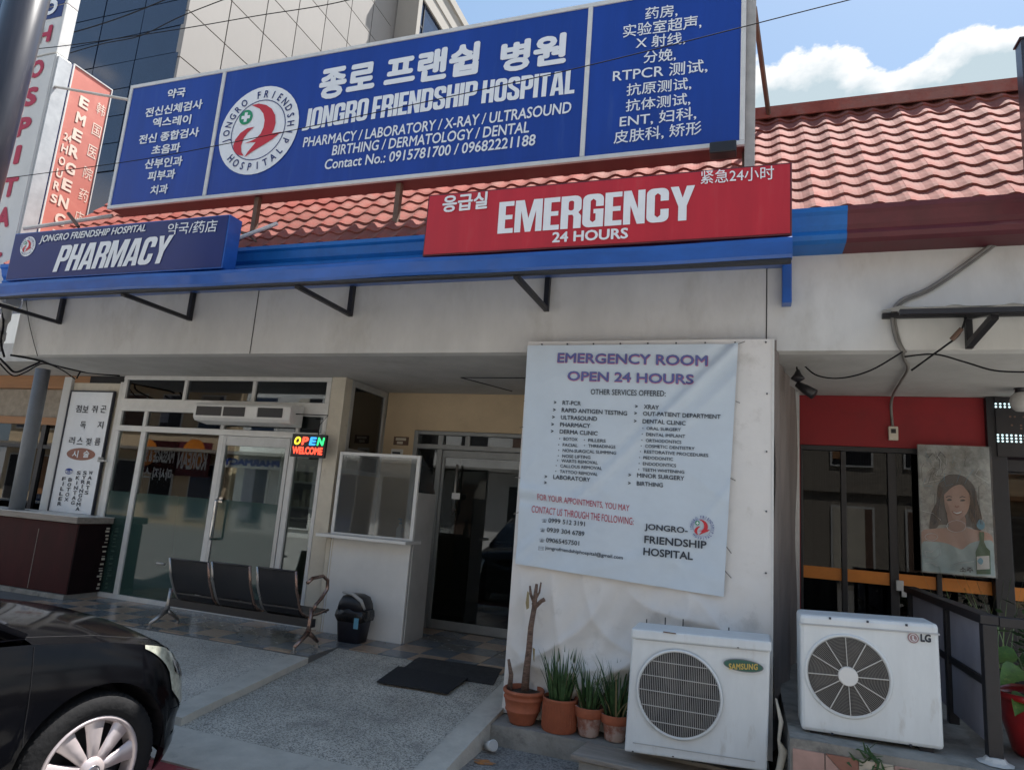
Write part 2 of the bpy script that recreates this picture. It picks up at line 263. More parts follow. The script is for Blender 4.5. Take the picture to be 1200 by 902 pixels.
# ------------------------------------------------------------------ building blocks
OFF = {}
def thing(name, label, cat, loc=(0, 0, 0), group=None, rotz=0, local=False):
    o = bpy.data.objects.new(name, None); C.objects.link(o); o.location = loc; o.rotation_euler = (0, 0, rotz)
    o.empty_display_size = .1
    o['label'] = label; o['category'] = cat
    if group: o['group'] = group
    OFF[o] = Vector((0, 0, 0)) if local else Vector(loc)
    return o
def tag(o, label, cat, group=None):
    o['label'] = label; o['category'] = cat
    if group: o['group'] = group
    return o
class MB:
    def __init__(s): s.v = []; s.f = []; s.mi = []; s.cur = 0
    def add(s, vs, fs, mi=None):
        n = len(s.v); s.v += [tuple(v) for v in vs]; s.f += [tuple(i+n for i in f) for f in fs]
        s.mi += [s.cur if mi is None else mi]*len(fs); return s
    def box(s, x0, x1, y0, y1, z0, z1):
        return s.hexa([(x0, y0, z0), (x1, y0, z0), (x1, y1, z0), (x0, y1, z0), (x0, y0, z1), (x1, y0, z1), (x1, y1, z1), (x0, y1, z1)])
    def hexa(s, p): return s.add(p, [(3, 2, 1, 0), (4, 5, 6, 7), (0, 1, 5, 4), (1, 2, 6, 5), (2, 3, 7, 6), (3, 0, 4, 7)])
    def bar(s, a, b, w, h, up=(0, 0, 1)):
        a = Vector(a); b = Vector(b); d = (b-a).normalized(); u = Vector(up)
        if abs(d.dot(u)) > .95: u = Vector((0, 1, 0))
        x = d.cross(u).normalized()*w/2; z = x.cross(d).normalized()*h/2
        return s.hexa([a-x-z, a+x-z, b+x-z, b-x-z, a-x+z, a+x+z, b+x+z, b-x+z])
    def tube(s, pts, r, n=8, cap=True):
        pts = [Vector(p) for p in pts]; rs = r if isinstance(r, (list, tuple)) else [r]*len(pts)
        rings = []; ref = None
        for i, p in enumerate(pts):
            d = (pts[min(i+1, len(pts)-1)]-pts[max(i-1, 0)]).normalized()
            if ref is None: ref = Vector((0, 0, 1)) if abs(d.z) < .9 else Vector((1, 0, 0))
            x = d.cross(ref).normalized(); ref = x.cross(d).normalized()
            rings.append([p+(x*math.cos(2*math.pi*k/n)+ref*math.sin(2*math.pi*k/n))*rs[i] for k in range(n)])
        vs = [q for rg in rings for q in rg]; fs = []
        for i in range(len(pts)-1):
            for k in range(n): fs.append((i*n+k, i*n+(k+1) % n, (i+1)*n+(k+1) % n, (i+1)*n+k))
        if cap: fs += [tuple(range(n))[::-1], tuple(range((len(pts)-1)*n, len(pts)*n))]
        return s.add(vs, fs)
    def lathe(s, prof, n=24, c=(0, 0, 0), cap=True):
        vs = []; fs = []
        for (r, z) in prof:
            for k in range(n): a = 2*math.pi*k/n; vs.append((c[0]+r*math.cos(a), c[1]+r*math.sin(a), c[2]+z))
        for i in range(len(prof)-1):
            for k in range(n): fs.append((i*n+k, i*n+(k+1) % n, (i+1)*n+(k+1) % n, (i+1)*n+k))
        if cap: fs.append(tuple(range(n))[::-1])
        return s.add(vs, fs)
    def prism(s, poly, y0, y1):           # polygon in XZ, extruded along Y
        n = len(poly); vs = [(x, y0, z) for x, z in poly]+[(x, y1, z) for x, z in poly]
        fs = [tuple(range(n)), tuple(range(2*n-1, n-1, -1))]+[(i, i+n, (i+1) % n+n, (i+1) % n) for i in range(n)]
        return s.add(vs, fs)
    def prismx(s, poly, x0, x1):          # polygon in YZ, extruded along X
        n = len(poly); vs = [(x0, y, z) for y, z in poly]+[(x1, y, z) for y, z in poly]
        fs = [tuple(range(n-1, -1, -1)), tuple(range(n, 2*n))]+[(i, (i+1) % n, (i+1) % n+n, i+n) for i in range(n)]
        return s.add(vs, fs)
    def disc(s, cx, cz, r, y, n=40, ry=None):
        ry = ry or r
        return s.add([(cx+r*math.cos(2*math.pi*k/n), y, cz+ry*math.sin(2*math.pi*k/n)) for k in range(n)], [tuple(range(n))])
    def ring(s, cx, cz, r0, r1, y, n=48):
        vs = []
        for r in (r0, r1): vs += [(cx+r*math.cos(2*math.pi*k/n), y, cz+r*math.sin(2*math.pi*k/n)) for k in range(n)]
        return s.add(vs, [(k, (k+1) % n, n+(k+1) % n, n+k) for k in range(n)])
    def mesh(s, name, mt, off=Vector((0, 0, 0)), smooth=False):
        me = bpy.data.meshes.new(name); me.from_pydata([(v[0]-off.x, v[1]-off.y, v[2]-off.z) for v in s.v], [], s.f)
        for x in (mt if isinstance(mt, (list, tuple)) else [mt]): me.materials.append(x)
        if isinstance(mt, (list, tuple)):
            for p, i in zip(me.polygons, s.mi): p.material_index = i
        if smooth: me.shade_smooth()
        me.update(); return me
    def build(s, name, mt, parent=None, smooth=False, kind=None, label=None, bev=0, fix=False, loc=None):
        off = OFF.get(parent, Vector((0, 0, 0))) if parent else (Vector(loc) if loc else Vector((0, 0, 0)))
        me = s.mesh(name, mt, off, smooth)
        if fix:
            b = bmesh.new(); b.from_mesh(me); bmesh.ops.recalc_face_normals(b, faces=b.faces); b.to_mesh(me); b.free()
        o = bpy.data.objects.new(name, me); C.objects.link(o)
        if parent: o.parent = parent
        elif loc: o.location = loc
        OFF[o] = off
        if kind: o['kind'] = kind
        if label: o['label'] = label
        if bev:
            m = o.modifiers.new('b', 'BEVEL'); m.width = bev; m.segments = 2; m.limit_method = 'ANGLE'; m.angle_limit = R(50)
        if smooth == 'auto':
            m = o.modifiers.new('w', 'WEIGHTED_NORMAL')
        return o
def bx(name, m, parent, *a, bev=.004, **k): return MB().box(*a).build(name, m, parent, bev=bev, **k)

# ---- lettering
_tc = {}
def font_mesh(s, bold=0.0, spacing=1.0):
    key = (s, bold, spacing)
    if key in _tc: return _tc[key]
    cu = bpy.data.curves.new('t', 'FONT'); cu.body = s; cu.size = 1; cu.space_character = spacing
    cu.resolution_u = 3; cu.fill_mode = 'FRONT'
    o = bpy.data.objects.new('t', cu); C.objects.link(o)
    dg = bpy.context.evaluated_depsgraph_get(); me = bpy.data.meshes.new_from_object(o.evaluated_get(dg))
    vs = [(v.co.x, v.co.y) for v in me.vertices]; fs = [tuple(p.vertices) for p in me.polygons]
    bpy.data.objects.remove(o); bpy.data.curves.remove(cu); bpy.data.meshes.remove(me)
    vs = [(a, b, 0) for a, b in vs]
    if bold > 0:       # heavier print: the glyph repeated with tiny shifts, each layer a hair above the last
        v0, f0 = list(vs), list(fs)
        for q, (ox, oy) in enumerate(((1, 0), (-1, 0), (0, 1), (0, -1), (.7, .7), (-.7, .7), (.7, -.7), (-.7, -.7))[:8 if bold > .02 else 4]):
            n = len(vs); vs += [(a+ox*bold, b+oy*bold, q+1) for a, b, _ in v0]; fs += [tuple(n+i for i in f) for f in f0]
    _tc[key] = (vs, fs); return vs, fs
def _arc(cx, cy, r, a0, a1, n=4): return [(cx+r*math.cos(R(a0+(a1-a0)*i/n)), cy+r*math.sin(R(a0+(a1-a0)*i/n))) for i in range(n+1)]
def _rr(x0, y0, x1, y1, r):
    return _arc(x1-r, y0+r, r, -90, 0)+_arc(x1-r, y1-r, r, 0, 90)+_arc(x0+r, y1-r, r, 90, 180)+_arc(x0+r, y0+r, r, 180, 270)
def heavy_glyph(ch):
    w, s, t, r = .50, .185, .15, .16
    q = .06
    if ch == 'O': return w, [_rr(0, 0, w, 1, r)], [_rr(s, t, w-s, 1-t, q)]
    if ch == 'D': return w, [[(0, 0)]+_arc(w-r, r, r, -90, 0)+_arc(w-r, 1-r, r, 0, 90)+[(0, 1)]], [_rr(s, t, w-s, 1-t, q)]
    if ch in 'CG':
        o = [(w, .62)]+_arc(w-r, 1-r, r, 0, 90)+_arc(r, 1-r, r, 90, 180)+_arc(r, r, r, 180, 270)
        o += ([(w, 0), (w, .54), (w*.52, .54), (w*.52, .41), (w-s, .41), (w-s, t+q)] if ch == 'G' else _arc(w-r, r, r, -90, 0)+[(w, .38), (w-s, .38), (w-s, t+q)])
        o += [(w-s-q, t), (s+q, t), (s, t+q), (s, 1-t-q), (s+q, 1-t), (w-s-q, 1-t), (w-s, 1-t-q), (w-s, .62)]
        return w, [o], []
    if ch == 'S':
        o = [(w, .68)]+_arc(w-r, 1-r, r, 0, 90)+_arc(r, 1-r, r, 90, 180)+[(0, .66), (.05, .56), (w-s-.02, .37), (w-s, .32), (w-s, t+q), (w-s-q, t), (s+q, t), (s, t+q), (s, .34), (0, .34)]
        o += _arc(r, r, r, 180, 270)+_arc(w-r, r, r, -90, 0)+[(w, .36), (w-.05, .46), (s+.02, .64), (s, .69), (s, 1-t-q), (s+q, 1-t), (w-s-q, 1-t), (w-s, 1-t-q), (w-s, .68)]
        return w, [o], []
    if ch == 'P': return w, [[(0, 0), (s, 0), (s, .38), (w-r, .38)]+_arc(w-r, .38+r, r, -90, 0)+_arc(w-r, 1-r, r, 0, 90)+[(0, 1)]], [_rr(s, .52, w-s, 1-t, q)]
    if ch == 'R': return w, [[(0, 0), (s, 0), (s, .42), (w-s-.03, .42), (w-s, .36), (w-s, 0), (w, 0), (w, .38), (w-.07, .48), (w, .58)]+_arc(w-r, 1-r, r, 0, 90)+[(0, 1)]], [_rr(s, .55, w-s, 1-t, q)]
    if ch == 'A': return .54, [[(0, 0), (.18, 0), (.2, .18), (.34, .18), (.36, 0), (.54, 0), (.41, 1), (.13, 1)]], [[(.215, .32), (.325, .32), (.27, .80)]]
    if ch == 'M': return .70, [[(0, 0), (.16, 0), (.16, .66), (.28, 0), (.42, 0), (.54, .66), (.54, 0), (.70, 0), (.70, 1), (.47, 1), (.35, .42), (.23, 1), (0, 1)]], []
    if ch == 'N': return w, [[(0, 0), (.165, 0), (.165, .55), (.32, 0), (w, 0), (w, 1), (w-.165, 1), (w-.165, .45), (.18, 1), (0, 1)]], []
    if ch == 'E': return .40, [[(0, 0), (.4, 0), (.4, t), (s, t), (s, .43), (.37, .43), (.37, .57), (s, .57), (s, 1-t), (.4, 1-t), (.4, 1), (0, 1)]], []
    if ch == 'F': return .38, [[(0, 0), (s, 0), (s, .42), (.35, .42), (.35, .57), (s, .57), (s, 1-t), (.38, 1-t), (.38, 1), (0, 1)]], []
    if ch == 'H': return w, [[(0, 0), (s, 0), (s, .42), (w-s, .42), (w-s, 0), (w, 0), (w, 1), (w-s, 1), (w-s, .58), (s, .58), (s, 1), (0, 1)]], []
    if ch == 'I': return s, [[(0, 0), (s, 0), (s, 1), (0, 1)]], []
    if ch == 'L': return .38, [[(0, 0), (.38, 0), (.38, t), (s, t), (s, 1), (0, 1)]], []
    if ch == 'T': return .42, [[(.42/2-s/2, 0), (.42/2+s/2, 0), (.42/2+s/2, 1-t), (.42, 1-t), (.42, 1), (0, 1), (0, 1-t), (.42/2-s/2, 1-t)]], []
    if ch == 'J': return .36, [[(0, 0), (.2, 0)]+_arc(.36-.13, .13, .13, -70, 0)+[(.36, 1), (.36-s, 1), (.36-s, t+.03), (.14, t), (0, t)]], []
    if ch == 'Y': return .54, [[(.27-s/2, 0), (.27+s/2, 0), (.27+s/2, .42), (.54, 1), (.36, 1), (.27, .66), (.18, 1), (0, 1), (.27-s/2, .42)]], []
    return .2, [], []
def heavy_mesh(s):
    vs, fs = [], []; x = 0
    for ch in s:
        w, outs, holes = heavy_glyph(ch)
        for o in outs:
            loops = [o]+holes; flat = [p for l in loops for p in l]
            tris = tessellate_polygon([[Vector((p[0], p[1], 0)) for p in l] for l in loops])
            n = len(vs); vs += [(x+p[0], p[1]) for p in flat]; fs += [tuple(n+i for i in t_) for t_ in tris]
        x += w+.035
    return vs, fs
def lay(vs, fs, p0, p1, h, Y, mt, parent, shear=0, name='lettering', fn=None):
    """put a flat print with its bbox bottom edge from p0 to p1 (X, Z) and height h on the plane Y"""
    xs = [v[0] for v in vs]; ys = [v[1] for v in vs]
    if not xs: return
    x0, x1, y0, y1 = min(xs), max(xs), min(ys), max(ys)
    dx, dz = p1[0]-p0[0], p1[1]-p0[1]; out = []
    for p_ in vs:
        a, b = p_[0], p_[1]; k_ = p_[2]*.00035 if len(p_) > 2 else 0
        u = (a-x0)/(x1-x0); v = (b-y0)/(y1-y0)*h
        X_ = p0[0]+dx*u+shear*v; Z_ = p0[1]+dz*u+v
        out.append((X_, (Y if fn is None else fn(X_, Z_))-k_, Z_))
    return MB().add(out, fs).build(name, mt, parent)
def tx(s, a, b, hpx, Y, mt, parent, bold=0.0, shear=0, heavy=False, spacing=1.0, fn=None, dY=.006):
    """text whose lower left / lower right corners are seen at photo pixels a, b (on plane Y) and hpx high"""
    vs, fs = heavy_mesh(s) if heavy else font_mesh(s, bold, spacing)
    A = at(*a, Y=Y); B = at(*b, Y=Y); T1 = at(a[0], a[1]-hpx, Y=Y); T2 = at(b[0], b[1]-hpx, Y=Y)
    h = ((T1-A).z+(T2-B).z)/2
    return lay(vs, fs, (A.x, A.z), (B.x, B.z), h, Y-dY, mt, parent, shear, fn=fn)
def arc_text(s, cx, cz, r, h, a_mid, step, Y, mt, parent, flip=False, bold=.02, wide=.8):
    out = MB(); n = len(s)
    for i, ch in enumerate(s):
        if ch == ' ': continue
        k = (i-(n-1)/2)*step
        a = R(a_mid-k) if not flip else R(a_mid+k)
        vs, fs = font_mesh(ch, bold); xs = [v[0] for v in vs]; m = (min(xs)+max(xs))/2
        pts = []
        for (x, y, k_) in vs:
            u = (x-m)*h/.73*wide; v = (y/.73-.5)*h
            if not flip: px = cx+(r+v)*math.cos(a)+u*math.sin(a); pz = cz+(r+v)*math.sin(a)-u*math.cos(a)
            else: px = cx+(r-v)*math.cos(a)-u*math.sin(a); pz = cz+(r-v)*math.sin(a)+u*math.cos(a)
            pts.append((px, Y-k_*.0003, pz))
        out.add(pts, fs)
    return out.build('lettering', mt, parent)
def emblem(cx, cz, r, Y, parent, disc=True, small=False, ringtext=True, inkm=None, text_r=.82, h=.17):
    """round hospital emblem: ring of letters, red crescent figure, green cross spot"""
    ink = inkm or M['navy']
    if disc:
        d = MB(); d.disc(cx, cz, r, Y-.004).build('emblem_disc', M['white'], parent)
    MB().ring(cx, cz, r*.665, r*.685, Y-.008).build('emblem_ring', ink, parent)
    def sw(pts): return [(cx+x*r, Y-.009, cz+y*r) for x, y in pts]
    def curve(ps, n=10):
        out = []
        for i in range(len(ps)//2):
            p0 = ps[2*i]; c = ps[2*i+1]; p1 = ps[(2*i+2) % len(ps)]
            for k in range(n): t_ = k/n; out.append(tuple((1-t_)**2*p0[j]+2*t_*(1-t_)*c[j]+t_*t_*p1[j] for j in (0, 1)))
        return out
    b = MB()
    for ps in ([(-.26, .60), (-.08, .61), (.12, .55), (.28, .44), (.39, .28), (.43, .10), (.41, -.04), (.37, -.13), (.60, -.12), (.42, -.26), (.22, -.36), (.04, -.44), (-.13, -.53), (-.24, -.60), (-.17, -.48), (-.06, -.35), (.0, -.28), (-.14, -.27), (-.30, -.28), (-.14, -.24), (.0, -.19), (.09, -.10), (.14, .04), (.14, .20), (.08, .36), (-.04, .49)],
               [(-.10, .08), (-.28, .07), (-.44, -.02), (-.55, -.16), (-.58, -.30), (-.53, -.43), (-.42, -.52), (-.26, -.56), (-.34, -.46), (-.37, -.32), (-.34, -.16), (-.25, -.03)]):
        t3 = tessellate_polygon([[Vector((x, y, 0)) for x, y in ps]])
        b.add(sw(ps), [tuple(t) for t in t3])
    b.build('emblem_figure', M['emred'], parent)
    MB().disc(cx-.36*r, cz+.33*r, r*.17, Y-.010, 24).build('emblem_spot', M['green'], parent)
    g = MB()
    for (w_, h_) in ((.11, .035), (.035, .11)): pass
    x, z = cx-.36*r, cz+.33*r; a_, c_ = .11*r, .038*r
    g.add([(x+p*1.0, Y-.012, z+q) for p, q in ((-a_, -c_), (-c_, -c_), (-c_, -a_), (c_, -a_), (c_, -c_), (a_, -c_), (a_, c_), (c_, c_), (c_, a_), (-c_, a_), (-c_, c_), (-a_, c_))], [tuple(range(12))])
    g.build('emblem_cross', M['white'], parent)
    if ringtext:
        arc_text('JONGRO FRIENDSHIP', cx, cz, r*text_r, r*h, 84, 13.5, Y-.008, ink, parent)
        arc_text('HOSPITAL', cx, cz, r*text_r, r*h, 272, 13.5, Y-.008, ink, parent, flip=True)

# ================================================================== GROUND
def struct(name, mb, m, parent=None, **k):
    o = mb.build(name, m, parent, **k)
    if not parent: o['kind'] = 'structure'
    return o
struct('ground', MB().add([(-500, -500, -.03), (500, -500, -.03), (500, 500, -.03), (-500, 500, -.03)], [(0, 1, 2, 3)]), M['road'])
def grid_sheet(x0, x1, y0, y1, zf, nx, ny, skirt=.3):
    m = MB(); vs = []
    for j in range(ny+1):
        for i in range(nx+1):
            x = x0+(x1-x0)*i/nx; y = y0+(y1-y0)*j/ny; vs.append((x, y, zf(x, y)))
    fs = [(j*(nx+1)+i, j*(nx+1)+i+1, (j+1)*(nx+1)+i+1, (j+1)*(nx+1)+i) for j in range(ny) for i in range(nx)]
    m.add(vs, fs)
    b = [(x0, y0), (x1, y0), (x1, y1), (x0, y1)]
    for k in range(4):
        (ax, ay), (bx_, by) = b[k], b[(k+1) % 4]; n = nx if k % 2 == 0 else ny; p = []
        for i in range(n+1):
            x = ax+(bx_-ax)*i/n; y = ay+(by-ay)*i/n; p += [(x, y, zf(x, y)), (x, y, -.28)]
        m.add(p, [(2*i, 2*i+1, 2*i+3, 2*i+2) for i in range(n)])
    return m
def wob(x, y, a=.004): return a*(math.sin(3.1*x+1.7*y)+math.sin(7.3*y-2.1*x+1)*.6+math.sin(13*x+4*y)*.3)
struct('road', grid_sheet(-60, 60, -30, 4.9, lambda x, y: 0.0, 4, 4), M['road'])
struct('red_kerb_strip', grid_sheet(-9, -1.9, 2.9, 3.50, lambda x, y: .006+wob(x, y, .001), 30, 3), M['redpaint'])
struct('front_apron', grid_sheet(-12, -1.705, 3.50, 3.95, lambda x, y: .016+.02*(y-3.5)/.45+wob(x, y, .002), 40, 3), M['lightconcrete'])
rampz = lambda x, y: .035+.212*min(1, max(0, (y-3.95)/1.85))+wob(x, y, .003)
slabz = lambda x, y: .085+.155*min(1, max(0, (y-3.95)/1.4))+wob(x, y, .003)
struct('entrance_ramp', grid_sheet(-3.60, -1.885, 3.952, 5.80, rampz, 16, 18), M['ramp'])
struct('left_apron_slab', grid_sheet(-12, -3.80, 3.952, 5.348, slabz, 40, 12), M['slab'])
struct('apron_edge_band', grid_sheet(-3.798, -3.602, 3.952, 5.348, lambda x, y: slabz(x, y)+.004, 3, 12), M['lightconcrete'])
struct('ramp_kerb', grid_sheet(-1.883, -1.70, 3.952, 5.80, lambda x, y: rampz(x, y)+.014, 3, 18), M['lightconcrete'])
# tiled terrace
floor = struct('tiled_terrace', MB().box(-12, -7.52, 5.35, 9.8, -.2, .2465).box(-7.518, -3.60, 5.35, 10.2, -.2, .2455).box(-3.598, .17, 5.802, 10.2, -.2, .245), M['grout'])
tmesh = {}
def floor_tile(x, y, w, d, m):
    key = (round(w, 3), round(d, 3), m)
    if key not in tmesh:
        tmesh[key] = MB().box(0, w, 0, d, 0, .007).mesh('floor_tile', M[m])
    o = bpy.data.objects.new('floor_tile', tmesh[key]); C.objects.link(o); o.parent = floor
    o.location = (x, y, .2475+random.uniform(-.0005, .0005))
T = .305
for i in range(20):
    for j in range(8):
        x = -7.45+i*T; y = 7.28-(j+1)*T; y1 = y+T; x1 = min(x+T, -1.70)
        if x1-x < .05: continue
        if y > 6.38 and x < -4.5: continue
        for xa, xb in ([(x, x1)] if not (x < -3.6 < x1) else [(x, -3.602), (-3.598, x1)]):
            lim = 5.352 if xb <= -3.6 else 5.803
            if y1-lim < .03 or xb-xa < .03: continue
            ya = max(y, lim)
            m = 'tileblue' if (i+j) % 2 == 0 else ('tilebrown' if (i*3+j*5) % 7 < 5 else 'tilegrey')
            floor_tile(xa+.003, ya+.003, xb-xa-.006, y1-ya-.006, m)
# low ledge in front of the white booth
LY = 4.86
struct('low_concrete_ledge', grid_sheet(-1.698, .16, LY, 5.60, lambda x, y: .138+wob(x*2, y*2, .003), 24, 6), M['concrete'])
# higher ledge with mosaic front at the right
L2Z = .485
l2a = at(927, 869, Z=L2Z); l2b = at(1195, 905, Z=L2Z)
L2Y = (l2a.y+l2b.y)/2
L2X = l2a.x
ledge2 = struct('restaurant_ledge', grid_sheet(L2X, 6, L2Y, 7.05, lambda x, y: L2Z+wob(x*3, y*3, .004), 40, 20), M['concrete'])
def tri_tile(pts, m):
    cx = sum(p[0] for p in pts)/len(pts); cz = sum(p[1] for p in pts)/len(pts)
    q = [(cx+(x-cx)*.955, cz+(z-cz)*.955) for x, z in pts]
    MB().prism(q, L2Y-.012-random.random()*.002, L2Y+.001).build('mosaic_tile', M[m], ledge2)
tw = .17
for i in range(9):
    for j in range(3):
        x0 = L2X+.01+i*tw; z1 = L2Z-.045-j*tw; x1 = x0+tw; z0 = z1-tw
        if z0 < -.06: continue
        c = random.choice(['mos1', 'mos2', 'mos3'])
        if (i*2+j) % 3 == 0: tri_tile([(x0, z0), (x1, z0), (x1, z1), (x0, z1)], c)
        elif (i+j) % 2: tri_tile([(x0, z0), (x1, z0), (x0, z1)], c); tri_tile([(x1, z0), (x1, z1), (x0, z1)], random.choice(['mos1', 'mos3', 'mos2']))
        else:
            tri_tile([(x0, z0), (x1, z0), ((x0+x1)/2, z1)], c); tri_tile([(x0, z0), ((x0+x1)/2, z1), (x0, z1)], random.choice(['mos1', 'mos3'])); tri_tile([(x1, z0), (x1, z1), ((x0+x1)/2, z1)], random.choice(['mos2', 'mos3']))

# ================================================================== HOSPITAL BUILDING
B = thing('hospital_building', 'low white building with salmon tiled roof, blue gutter and glazed shopfront', 'building', (-3, 6, 0))
SZ = 2.952
MB().box(-7.98, 2.9, 5.24, 5.36, SZ, 4.02).build('wall', M['plaster'], B)
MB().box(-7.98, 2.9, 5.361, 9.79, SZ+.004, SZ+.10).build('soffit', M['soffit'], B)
jn = MB()
for px in (293, 898):
    a = at(px, 413, Y=5.24); jn.box(a.x-.004, a.x+.004, 5.236, 5.239, SZ+.002, 3.62)
jn.build('wall_joint', M['joint'], B)
# back wall of the recess with the opening of the inner door
w = MB(); w.box(-4.22, -3.80, 7.3, 7.42, .25, SZ+.002).box(-3.799, -1.5, 7.3, 7.42, 2.50, SZ+.002)
w.build('recess_wall', M['cream'], B)
# column
MB().box(-4.415, -4.235, 6.36, 6.50, .25, SZ+.002).build('column', M['creamtrim'], B, bev=.004)
# end walls
MB().box(-8.0, -7.545, 6.62, 9.8, .25, SZ+.002).build('side_wall', M['plaster'], B)
MB().box(.47, .60, 7.12, 9.8, .25, SZ+.002).box(-7.9, 3.0, 9.8, 9.95, 0, 4.0).build('rear_wall', M['plaster'], B)
# interior partition + inner surfaces
MB().box(-4.24, -4.20, 7.43, 9.8, .25, SZ).build('partition_wall', M['cream'], B)
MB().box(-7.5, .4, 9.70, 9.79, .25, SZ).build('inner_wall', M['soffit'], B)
# --- glazed storefront
Y0, Y1 = 6.36, 6.42
fr = MB(); zb = .252
X0, X1 = -7.52, -4.42
for x, w_ in ((X0, .06), (-7.09, .075), (-5.88, .07), (-4.86, .07), (X1-.045, .045)):
    fr.box(x, x+w_, Y0, Y1, zb+.055, 2.245)
fr.box(X0, X1, Y0-.004, Y1+.004, zb, zb+.054)
fr.box(X0, X1, Y0-.006, Y1+.004, 2.246, 2.315)
fr.box(X0, X1, Y0-.002, Y1+.002, 2.50, 2.655)
fr.box(X0, X1, Y0-.004, Y1+.004, 2.90, 2.951)
for x, w_ in ((X0, .06), (-7.09, .05), (-5.88, .045), (-4.82, .04), (X1-.05, .05)): fr.box(x, x+w_, Y0, Y1, 2.316, 2.499)
for x, w_ in ((X0, .06), (-6.53, .045), (-5.50, .045), (X1-.06, .06)): fr.box(x, x+w_, Y0, Y1, 2.656, 2.899)
sf = fr.build('storefront_frame', M['whiteframe'], B, bev=.004)
def pane(x0, x1, z0, z1, m='glass', y=6.39, parent=None, name='pane'):
    return MB().box(x0, x1, y-.004, y+.004, z0, z1).build(name, M[m], parent or sf)
for a_, b_ in ((X0+.06, -7.09), (-7.015, -5.88), (-4.79, X1-.045)):
    pane(a_, b_, zb+.055, 2.245)
for a_, b_ in ((X0+.06, -7.09), (-7.04, -5.88), (-5.835, -4.82), (-4.78, X1-.05)): pane(a_, b_, 2.316, 2.499, 'darkglass')
for a_, b_ in ((X0+.06, -6.53), (-6.485, -5.50), (-5.455, X1-.06)): pane(a_, b_, 2.656, 2.899, 'darkglass')
for a_, b_ in ((X0+.065, -7.094), (-7.01, -5.884)):
    MB().box(a_, b_, 6.378, 6.382, zb+.06, 1.50).build('frosted_film', M['frost'], sf)
# glass door in the storefront
gd = MB(); dx0, dx1 = -5.808, -4.862
gd.box(dx0, dx0+.05, 6.352, 6.40, zb+.06, 2.243).box(dx1-.05, dx1, 6.352, 6.40, zb+.06, 2.243)
gd.box(dx0+.051, dx1-.051, 6.354, 6.398, 2.13, 2.242).box(dx0+.051, dx1-.051, 6.354, 6.398, zb+.061, zb+.15)
gdo = gd.build('glass_door', M['alu'], B, bev=.003)
MB().box(dx0+.05, dx1-.05, 6.372, 6.380, zb+.15, 2.13).build('pane', M['glass'], gdo)
MB().box(dx0+.055, dx1-.055, 6.364, 6.368, zb+.152, 1.50).build('frosted_film', M['frost'], gdo)
h1, h2 = at(263, 588, Y=6.28), at(254, 630, Y=6.28)
hx = -5.70
MB().tube([(hx, 6.36, 1.50), (hx, 6.27, 1.50), (hx, 6.27, 1.48), (hx, 6.27, 1.08), (hx, 6.27, 1.06), (hx, 6.36, 1.06)], .012, 8).tube([(hx+.10, 6.39, 1.49), (hx+.10, 6.45, 1.48), (hx+.10, 6.45, 1.07), (hx+.10, 6.39, 1.06)], .011, 8).build('handle', M['chrome'], gdo, smooth=True)
MB().box(hx-.03, hx+.02, 6.345, 6.36, 1.47, 1.53).build('lock_plate', M['chrome'], gdo)
# --- side window of the recess (plane X)
sw = MB(); XS = -4.25
sw.box(XS-.03, XS+.02, 6.501, 6.56, 1.90, SZ).box(XS-.03, XS+.02, 7.24, 7.299, 1.90, SZ).box(XS-.03, XS+.02, 6.561, 7.239, 2.88, SZ)
sw.box(XS-.03, XS+.02, 6.561, 7.239, 2.12, 2.18).box(XS-.03, XS+.02, 6.561, 7.239, 1.90, 1.95)
swo = sw.build('side_window', M['alu'], B, bev=.003)
MB().box(XS-.008, XS, 6.56, 7.24, 2.18, 2.88).build('pane', M['darkglass'], swo)
MB().box(XS-.008, XS, 6.56, 7.24, 1.95, 2.12).build('pane', M['darkglass'], swo)
MB().box(XS-.04, XS+.02, 6.501, 7.3, .25, 1.899).build('low_wall', M['cream'], B)
# --- inner door
ZD = .255
df = MB(); yd0, yd1 = 7.30, 7.36
df.box(-3.80, -3.745, yd0-.02, yd1, ZD, 2.495).box(-3.744, -1.5, yd0-.02, yd1, 2.45, 2.494)
df.box(-3.744, -1.5, yd0-.022, yd1, 2.28, 2.335)
df.box(-3.475, -3.41, yd0-.018, yd1, ZD, 2.279).box(-3.475, -3.41, yd0-.018, yd1, 2.336, 2.449).box(-3.13, -3.07, yd0-.01, yd1, 2.336, 2.449)
df.box(-3.744, -3.476, yd0-.018, yd1, ZD, ZD+.05)
M['doorframe'] = mat('grey_door_frame', (.27, .28, .28), .45, metal=.3, vary=.15, scale=9)
dfo = df.build('door_frame', M['doorframe'], B, bev=.003)
for a_, b_, c_, d_ in ((-3.744, -3.476, 2.336, 2.449), (-3.409, -3.131, 2.336, 2.449), (-3.069, -1.5, 2.336, 2.449), (-3.744, -3.476, ZD+.05, 2.279)):
    MB().box(a_, b_, 7.325, 7.333, c_, d_).build('pane', M['darkglass'], dfo)
for a_ in (-3.62, -3.55):
    MB().box(a_-.03, a_+.02, 7.345, 7.35, 1.72, 2.2).build('door_blind_slat', M['whiteframe'], dfo)
idr = MB().box(-3.409, -2.36, 7.302, 7.34, 2.19, 2.275).box(-3.409, -2.36, 7.302, 7.34, ZD+.005, ZD+.10).box(-3.409, -3.375, 7.302, 7.34, ZD+.101, 2.189).build('inner_door', M['doorframe'], B, bev=.003)
MB().box(-3.374, -2.36, 7.318, 7.328, ZD+.1, 2.19).build('pane', M['darkglass'], idr)
q1 = at(536, 544, Y=7.24); q2 = at(530, 603, Y=7.24)
